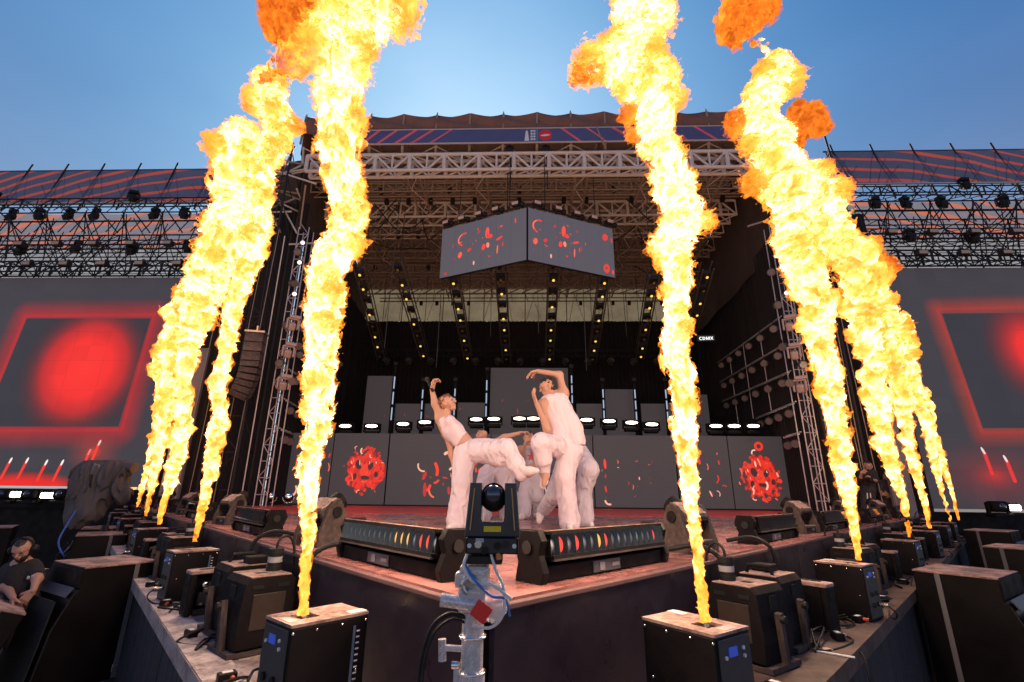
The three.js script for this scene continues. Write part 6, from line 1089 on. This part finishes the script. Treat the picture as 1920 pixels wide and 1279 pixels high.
  {                                                            // dancer with red star
    const Z = 8.4, J = (u, v, dz = 0) => P(u, v, Z - dz); const g = J(990, 976), fA = V(J(983, 976).x, DECK, -Z + 0.05), fB = V(J(1006, 976).x, DECK, -Z - 0.2);
    person('dancer in white tank top with a red star, hands before the face', {
      skinMat: skin, hairMat: hairD, curly: false, head: [J(991, 822, 0), V(-0.3, -0.1, 0.95), V(0, 1, 0.1)], shoeMat: shoe,
      skin: [[J(991, 838), J(991, 828), 0.055, 0.05], [J(976, 842), J(975, 862, 0.1), 0.05, 0.042], [J(975, 862, 0.1), J(986, 828, 0.25), 0.04, 0.03], [J(1006, 842), J(1010, 862, 0.1), 0.05, 0.042], [J(1010, 862, 0.1), J(998, 828, 0.25), 0.04, 0.03], [J(976, 843), J(1006, 843), 0.07, 0.07], [J(991, 848), J(999, 885), 0.11, 0.11], [J(994, 893), J(985, 930), 0.09, 0.06], [J(985, 930), fA.clone().setY(DECK + 0.09), 0.06, 0.045], [J(1004, 893), J(1006, 930), 0.09, 0.06], [J(1006, 930), fB.clone().setY(DECK + 0.09), 0.06, 0.045]],
      hands: [handGeo(J(986, 828, 0.25), V(0.3, 0.9, 0.1), V(0.3, 0, -1), 0.7, 1), handGeo(J(998, 828, 0.25), V(-0.3, 0.9, 0.1), V(-0.3, 0, -1), 0.7, -1)],
      clothes: [{ name: 'tank_top', mat: shadedWhite, fold: 0.005, bones: [[J(991, 847), J(994, 866), 0.116, 0.112], [J(982, 842), J(985, 850), 0.060, 0.084], [J(1000, 842), J(998, 850), 0.060, 0.084]] },
        { name: 'trousers', mat: shadedWhite, fold: 0.011, ff: 6, s: 2, bones: [[J(998, 888), J(998, 896), 0.114, 0.123], [J(993, 896), J(984, 930), 0.119, 0.106], [J(984, 930), fA.clone().setY(DECK + 0.12), 0.106, 0.106], [J(1004, 896), J(1007, 930), 0.119, 0.106], [J(1007, 930), fB.clone().setY(DECK + 0.12), 0.106, 0.106]] }],
      shoes: [shoeGeo(V(fA.x, DECK + .003, fA.z - .05), V(fA.x - .08, DECK + .003, fA.z + .17)), shoeGeo(V(fB.x, DECK + .003, fB.z - .05), V(fB.x + .02, DECK + .003, fB.z + .18))],
      extra: (t) => { const s = new THREE.Shape(); for (let i = 0; i < 10; i++) { const a = i * Math.PI / 5 + Math.PI / 2, r = i % 2 ? 0.032 : 0.08; i ? s.lineTo(Math.cos(a) * r, Math.sin(a) * r) : s.moveTo(Math.cos(a) * r, Math.sin(a) * r); } part(t, 'red_star', uvBox(new THREE.ExtrudeGeometry(s, { depth: 0.006, bevelEnabled: false })).translate(...J(996, 856, 0.128).toArray()), std(0.65, 0.10, 0.10, 0.8)); },
    }, grp);
  }
  {                                                            // dancer bending backwards in the middle
    const Z = 7.1, J = (u, v, dz = 0) => P(u, v, Z - dz); const fA = V(J(905, 980).x, DECK, -Z + 0.1), fB = V(J(952, 980).x, DECK, -Z - 0.1);
    person('dancer bending over backwards in the middle with one bare arm stretched to the right', {
      skinMat: skin, hairMat: hairR, curly: true, head: [J(905, 818, -0.25), V(-0.5, 0.5, 0.5), V(-0.6, -0.3, -0.6)], shoeMat: shoe,
      skin: [[J(907, 838, -0.2), J(906, 826, -0.24), 0.055, 0.05], [J(912, 838, -0.2), J(945, 820, -0.16), 0.05, 0.042], [J(945, 820, -0.16), J(975, 812, -0.12), 0.042, 0.03], [J(900, 845, -0.2), J(890, 870, -0.1), 0.05, 0.04], [J(890, 870, -0.1), J(880, 890, 0), 0.04, 0.03], [J(908, 845, -0.15), J(925, 866, -0.02), 0.11, 0.12], [J(925, 866, -0.02), J(930, 885), 0.125, 0.12], [J(918, 890), J(905, 930, 0.08), 0.09, 0.06], [J(905, 930, 0.08), fA.clone().setY(DECK + .09), 0.06, 0.045], [J(942, 890), J(952, 930), 0.09, 0.06], [J(952, 930), fB.clone().setY(DECK + .09), 0.06, 0.045]],
      hands: [handGeo(J(975, 812, -0.12), V(0.95, 0.05, 0.1), V(0, -1, 0.3), 0.6, 1), handGeo(J(880, 890, 0), V(-0.2, -1, 0.1), V(1, 0, 0), 0.4, -1)],
      clothes: [{ name: 'cropped_top', mat: shadedWhite, fold: 0.005, bones: [[J(906, 842, -0.18), J(913, 852, -0.1), 0.113, 0.116]] }, { name: 'trousers', mat: shadedWhite, fold: 0.012, ff: 6, s: 7, bones: [[J(920, 884), J(940, 884), 0.123, 0.123], [J(916, 890), J(903, 930, 0.08), 0.132, 0.114], [J(903, 930, 0.08), fA.clone().setY(DECK + .12), 0.114, 0.114], [J(944, 890), J(954, 930), 0.132, 0.114], [J(954, 930), fB.clone().setY(DECK + .12), 0.114, 0.114]] }],
      shoes: [shoeGeo(V(fA.x, DECK + .003, fA.z - .05), V(fA.x - .05, DECK + .003, fA.z + .18)), shoeGeo(V(fB.x, DECK + .003, fB.z - .05), V(fB.x + .05, DECK + .003, fB.z + .18))],
    }, grp);
  }
  {                                                            // dancer crouching behind the right one
    const Z = 6.85, J = (u, v, dz = 0) => P(u, v, Z - dz); const fA = V(J(1094, 985).x, DECK, -Z + 0.12), fB = V(J(1018, 980).x, DECK, -Z + 0.05);
    person('dancer with bent knees half hidden behind the back-turned dancer', {
      skinMat: skin, hairMat: hairD, curly: false, head: [J(1050, 772, -0.1), V(0.2, -0.3, 0.9), V(0, 1, 0.2)], shoeMat: shoe,
      skin: [[J(1054, 792, -0.06), J(1051, 780, -0.1), 0.055, 0.05], [J(1052, 800), J(1070, 840), 0.11, 0.11], [J(1046, 798), J(1048, 825, 0.1), 0.05, 0.04], [J(1048, 825, 0.1), J(1052, 850, 0.15), 0.04, 0.03], [J(1066, 798), J(1072, 828, 0), 0.05, 0.04], [J(1072, 828, 0), J(1070, 852, 0.1), 0.04, 0.03], [J(1080, 848), J(1105, 878, 0.2), 0.07, 0.05], [J(1105, 878, 0.2), fA.clone().setY(DECK + .09), 0.045, 0.04], [J(1064, 850), J(1036, 932, 0.3), 0.07, 0.05], [J(1036, 932, 0.3), J(1015, 962, -0.05), 0.045, 0.038], [J(1015, 962, -0.05), J(1013, 974, -0.05), 0.045, 0.03]],
      hands: [handGeo(J(1052, 850, 0.15), V(0.2, -1, 0.2), V(0, 0, -1), 0.4, 1), handGeo(J(1070, 852, 0.1), V(0.2, -1, 0.2), V(0, 0, -1), 0.4, -1)],
      clothes: [{ name: 'tank_top', mat: shadedWhite, fold: 0.005, bones: [[J(1054, 804), J(1068, 832), 0.112, 0.116]] }, { name: 'trousers', mat: shadedWhite, fold: 0.012, ff: 6, s: 11, bones: [[J(1074, 838), J(1080, 848), 0.123, 0.132], [J(1084, 850), J(1104, 880, 0.2), 0.136, 0.132], [J(1104, 880, 0.2), J(1092, 925, 0.1), 0.123, 0.110], [J(1092, 925, 0.1), fA.clone().setY(DECK + .10), 0.110, 0.119], [J(1066, 850), J(1040, 928, 0.28), 0.123, 0.110], [J(1040, 928, 0.28), J(1020, 955, 0), 0.097, 0.079]] }],
      shoes: [shoeGeo(V(fA.x, DECK + .003, fA.z - .05), V(fA.x + .06, DECK + .003, fA.z + .18)), shoeGeo(J(1016, 958, -0.02), J(1012, 978, 0.08), V(-0.2, 0.1, -1).normalize())],
    }, grp);
  }
  const dark = cloth(0.016, 0.014, 0.016), pants = cloth(0.03, 0.028, 0.032);
  {                                                            // technician in the left pit
    const Z = 5.75, J = (u, v, dz = 0) => P(u, v, Z - dz);
    person('bearded technician in black T-shirt and headset bending over the left pit', {
      skinMat: skinMat(0.42, 0.22, 0.16), hairMat: hairD, curly: false, head: [J(43, 1030, 0.1), V(0.25, -0.45, 0.85), V(0.05, 0.85, 0.5)], shoeMat: M.rubber,
      skin: [[J(42, 1056), J(42, 1044, 0.05), 0.06, 0.056], [J(22, 1066), J(34, 1062), 0.075, 0.075], [J(62, 1064), J(70, 1085, 0.1), 0.055, 0.045], [J(70, 1085, 0.1), J(62, 1108, 0.22), 0.042, 0.03], [J(14, 1070), J(12, 1100, 0.1), 0.055, 0.045], [J(12, 1100, 0.1), J(24, 1120, 0.25), 0.042, 0.03], [J(42, 1070), J(45, 1120), 0.13, 0.12], [J(36, 1130), J(32, 1190), 0.09, 0.06], [J(32, 1190), J(32, 1250), 0.06, 0.05], [J(56, 1130), J(60, 1190), 0.09, 0.06], [J(60, 1190), J(60, 1250), 0.06, 0.05]],
      hands: [handGeo(J(62, 1108, 0.22), V(-0.4, -0.8, 0.3), V(-0.5, 0, -0.8), 0.6, 1), handGeo(J(24, 1120, 0.25), V(0.4, -0.8, 0.3), V(0.5, 0, -0.8), 0.6, -1)],
      clothes: [{ name: 't_shirt', mat: dark, fold: 0.006, bones: [[J(30, 1068), J(56, 1068), 0.10, 0.10], [J(42, 1078), J(45, 1118), 0.155, 0.15], [J(62, 1065), J(69, 1080, 0.06), 0.075, 0.07], [J(18, 1068), J(13, 1086, 0.06), 0.075, 0.07]] }, { name: 'trousers', mat: pants, fold: 0.008, bones: [[J(44, 1124), J(46, 1132), 0.15, 0.15], [J(36, 1132), J(32, 1190), 0.11, 0.09], [J(32, 1190), J(32, 1262), 0.09, 0.08], [J(56, 1132), J(60, 1190), 0.11, 0.09], [J(60, 1190), J(60, 1262), 0.09, 0.08]] }],
      extra: (t, H) => {
        part(t, 'headset', [tube([H.W(-1, 0, -0.05), H.W(-0.85, 0.9, -0.05), H.W(0, 1.3, -0.05), H.W(0.85, 0.9, -0.05), H.W(1, 0, -0.05)], 0.010, 24), new THREE.SphereGeometry(0.042, 14, 10).translate(...H.W(1.0, -0.05, -0.05).toArray()), new THREE.SphereGeometry(0.042, 14, 10).translate(...H.W(-1.0, -0.05, -0.05).toArray()), tube([H.W(1, -0.1, 0.1), H.W(0.8, -0.5, 0.7), H.W(0.3, -0.6, 1.05)], 0.005, 12)], M.rubber);
        part(t, 'beard', flesh([[H.W(0, -0.75, 0.42), H.W(0, -0.95, 0.5), 0.5 * H.r, 0.3 * H.r], [H.W(0.5, -0.3, 0.2), H.W(0.2, -0.8, 0.45), 0.28 * H.r, 0.3 * H.r], [H.W(-0.5, -0.3, 0.2), H.W(-0.2, -0.8, 0.45), 0.28 * H.r, 0.3 * H.r]], 0.006, 0.02, (x, y, z) => 0.008 * N3(x * 90, y * 90, z * 90)), hairD);
        part(t, 'chest_print', [rb(0.028, 0.03, 0.006, 0, 0, 0, 0.003).translate(...J(53, 1083, 0.155).toArray()), rb(0.028, 0.03, 0.006, 0, 0, 0, 0.003).translate(...J(61, 1081, 0.14).toArray())], std(0.5, 0.5, 0.5, 0.8));
      },
    });
  }
  const standing = (label, u, vHead, vFoot, Z, look, shirt, armL, armR, extra) => {
    const J = (du, f, dz = 0) => P(u + du * k, vHead + (vFoot - vHead) * f, Z - dz); const k = (vFoot - vHead) / 100;
    person(label, {
      skinMat: skinMat(0.40, 0.21, 0.15), hairMat: hairD, curly: false, head: [J(0, 0.07), look, V(0, 1, 0.1)], shoeMat: M.rubber, cell: 0.016,
      skin: [[J(0, 0.17), J(0, 0.12), 0.055, 0.05], [J(-11, 0.2), J(11, 0.2), 0.07, 0.07], [J(-11, 0.2), J(...armL[0]), 0.05, 0.042], [J(...armL[0]), J(...armL[1]), 0.04, 0.03], [J(11, 0.2), J(...armR[0]), 0.05, 0.042], [J(...armR[0]), J(...armR[1]), 0.04, 0.03], [J(0, 0.24), J(0, 0.5), 0.11, 0.11], [J(-5, 0.52), J(-6, 0.74), 0.085, 0.06], [J(-6, 0.74), J(-6, 0.97), 0.058, 0.045], [J(5, 0.52), J(6, 0.74), 0.085, 0.06], [J(6, 0.74), J(6, 0.97), 0.058, 0.045]],
      hands: [handGeo(J(...armL[1]), V(0.5, 0.3, 0.2), V(0, 0, -1), 0.8, 1), handGeo(J(...armR[1]), V(-0.5, 0.3, 0.2), V(0, 0, -1), 0.8, -1)],
      clothes: [{ name: 'shirt', mat: shirt, fold: 0.006, cell: 0.016, bones: [[J(-9, 0.21), J(9, 0.21), 0.09, 0.09], [J(0, 0.25), J(0, 0.5), 0.145, 0.14], [J(-11, 0.2), J(...armL[0]), 0.065, 0.06], [J(11, 0.2), J(...armR[0]), 0.065, 0.06]] }, { name: 'trousers', mat: pants, fold: 0.008, cell: 0.016, bones: [[J(0, 0.5), J(0, 0.53), 0.14, 0.14], [J(-5, 0.53), J(-6, 0.74), 0.10, 0.085], [J(-6, 0.74), J(-6, 0.97), 0.085, 0.08], [J(5, 0.53), J(6, 0.74), 0.10, 0.085], [J(6, 0.74), J(6, 0.97), 0.085, 0.08]] }],
      shoes: [-6, 6].map((d) => { const f = J(d, 1); return shoeGeo(V(f.x, f.y, f.z - 0.05), V(f.x, f.y, f.z + 0.17)); }), extra: extra && ((t) => extra(t, J)),
    });
  };
  standing('photographer in black with two white trouser stripes at the right stage corner', 1628, 868, 962, 12.0, V(-0.3, -0.1, 0.9), dark, [[-16, 0.32, 0.1], [-14, 0.2, 0.22]], [[16, 0.36, 0.1], [8, 0.34, 0.25]], (t, J) => { part(t, 'stripe', [bar(J(-2, 0.6, 0.11), J(0, 0.98, 0.1), 0.012), bar(J(4, 0.6, 0.11), J(8, 0.98, 0.1), 0.012)], M.white); part(t, 'camera', [rb(0.14, 0.10, 0.08).translate(...J(2, 0.33, 0.3).toArray()), cy(0.04, 0.12).rotateX(1.57).translate(...J(2, 0.33, 0.38).toArray())], M.rubber); });
  standing('crew member in dark clothes beside the photographer at the right stage corner', 1661, 892, 964, 12.6, V(0.5, 0, 0.8), cloth(0.04, 0.038, 0.045), [[-15, 0.38, 0.05], [-8, 0.5, 0.15]], [[15, 0.38, 0.05], [12, 0.55, 0.15]], null);
}
// ---------- draped camera crane on the left ----------
{
  const Z = 9.6, J = (u, v, dz = 0) => P(u, v, Z - dz);
  const t = thing('draped_camera', 'broadcast camera covered with a dark wrinkled cloth beside the left flames', 'camera', [0, 0, 0]);
  const drapeMat = std(0.085, 0.074, 0.078, 0.8, { bumpMap: rep(T.coarse, 1), bumpScale: 0.004 });
  part(t, 'cover', flesh([[J(165, 888), J(214, 887), 0.20, 0.20], [J(165, 895), J(150, 962, 0.15), 0.22, 0.16], [J(180, 905), J(172, 960, 0.05), 0.20, 0.15], [J(196, 900), J(198, 935, -0.05), 0.18, 0.13], [J(150, 962, 0.15), J(143, 978, 0.15), 0.15, 0.10], [J(210, 898), J(228, 928), 0.20, 0.12], [J(215, 886), J(240, 879), 0.12, 0.07]], 0.020, 0.08, (x, y, z) => { const w = x + 0.12 * N3(x * 2.4, y * 2.2, z * 2.4), v2 = z + 0.12 * N3(x * 2.4 + 7, y * 2.2, z * 2.4); return -0.075 * (1 - 2.4 * Math.abs(N3(w * 8.5, y * 0.9, v2 * 8.5))) + 0.02 * fbm(x * 6, y * 2, z * 6, 2); }), drapeMat);
  part(t, 'lens_hood', [cy(0.10, 0.2, 0, 0, 0, 18, 0.08).rotateZ(1.4).translate(...J(243, 876, 0.05).toArray())], std(0.10, 0.07, 0.055, 0.6)); part(t, 'paper_note', rb(0.13, 0.20, 0.01, 0, 0, 0, 0.004).rotateZ(-0.25).translate(...J(177, 880, 0.2).toArray()), std(0.30, 0.28, 0.30, 0.7));
  part(t, 'tripod_leg', [bar(J(196, 985), V(J(180, 985).x, 0.26, -Z + 0.3), 0.03), bar(J(200, 985), V(J(225, 985).x, 0.26, -Z + 0.2), 0.03), bar(J(200, 985), V(J(205, 985).x, 0.26, -Z - 0.4), 0.03)], M.iron);
  single('cable', tube([J(142, 958, 0.3), J(125, 985, 0.5), J(110, 1015, 0.6), J(118, 1040, 0.7), J(130, 1055, 0.8)], 0.014, 30), std(0.06, 0.14, 0.5, 0.5), 'bright blue cable hanging below the draped camera', 'cable');
}
// ---------- end ----------
renderer.render(scene, camera);
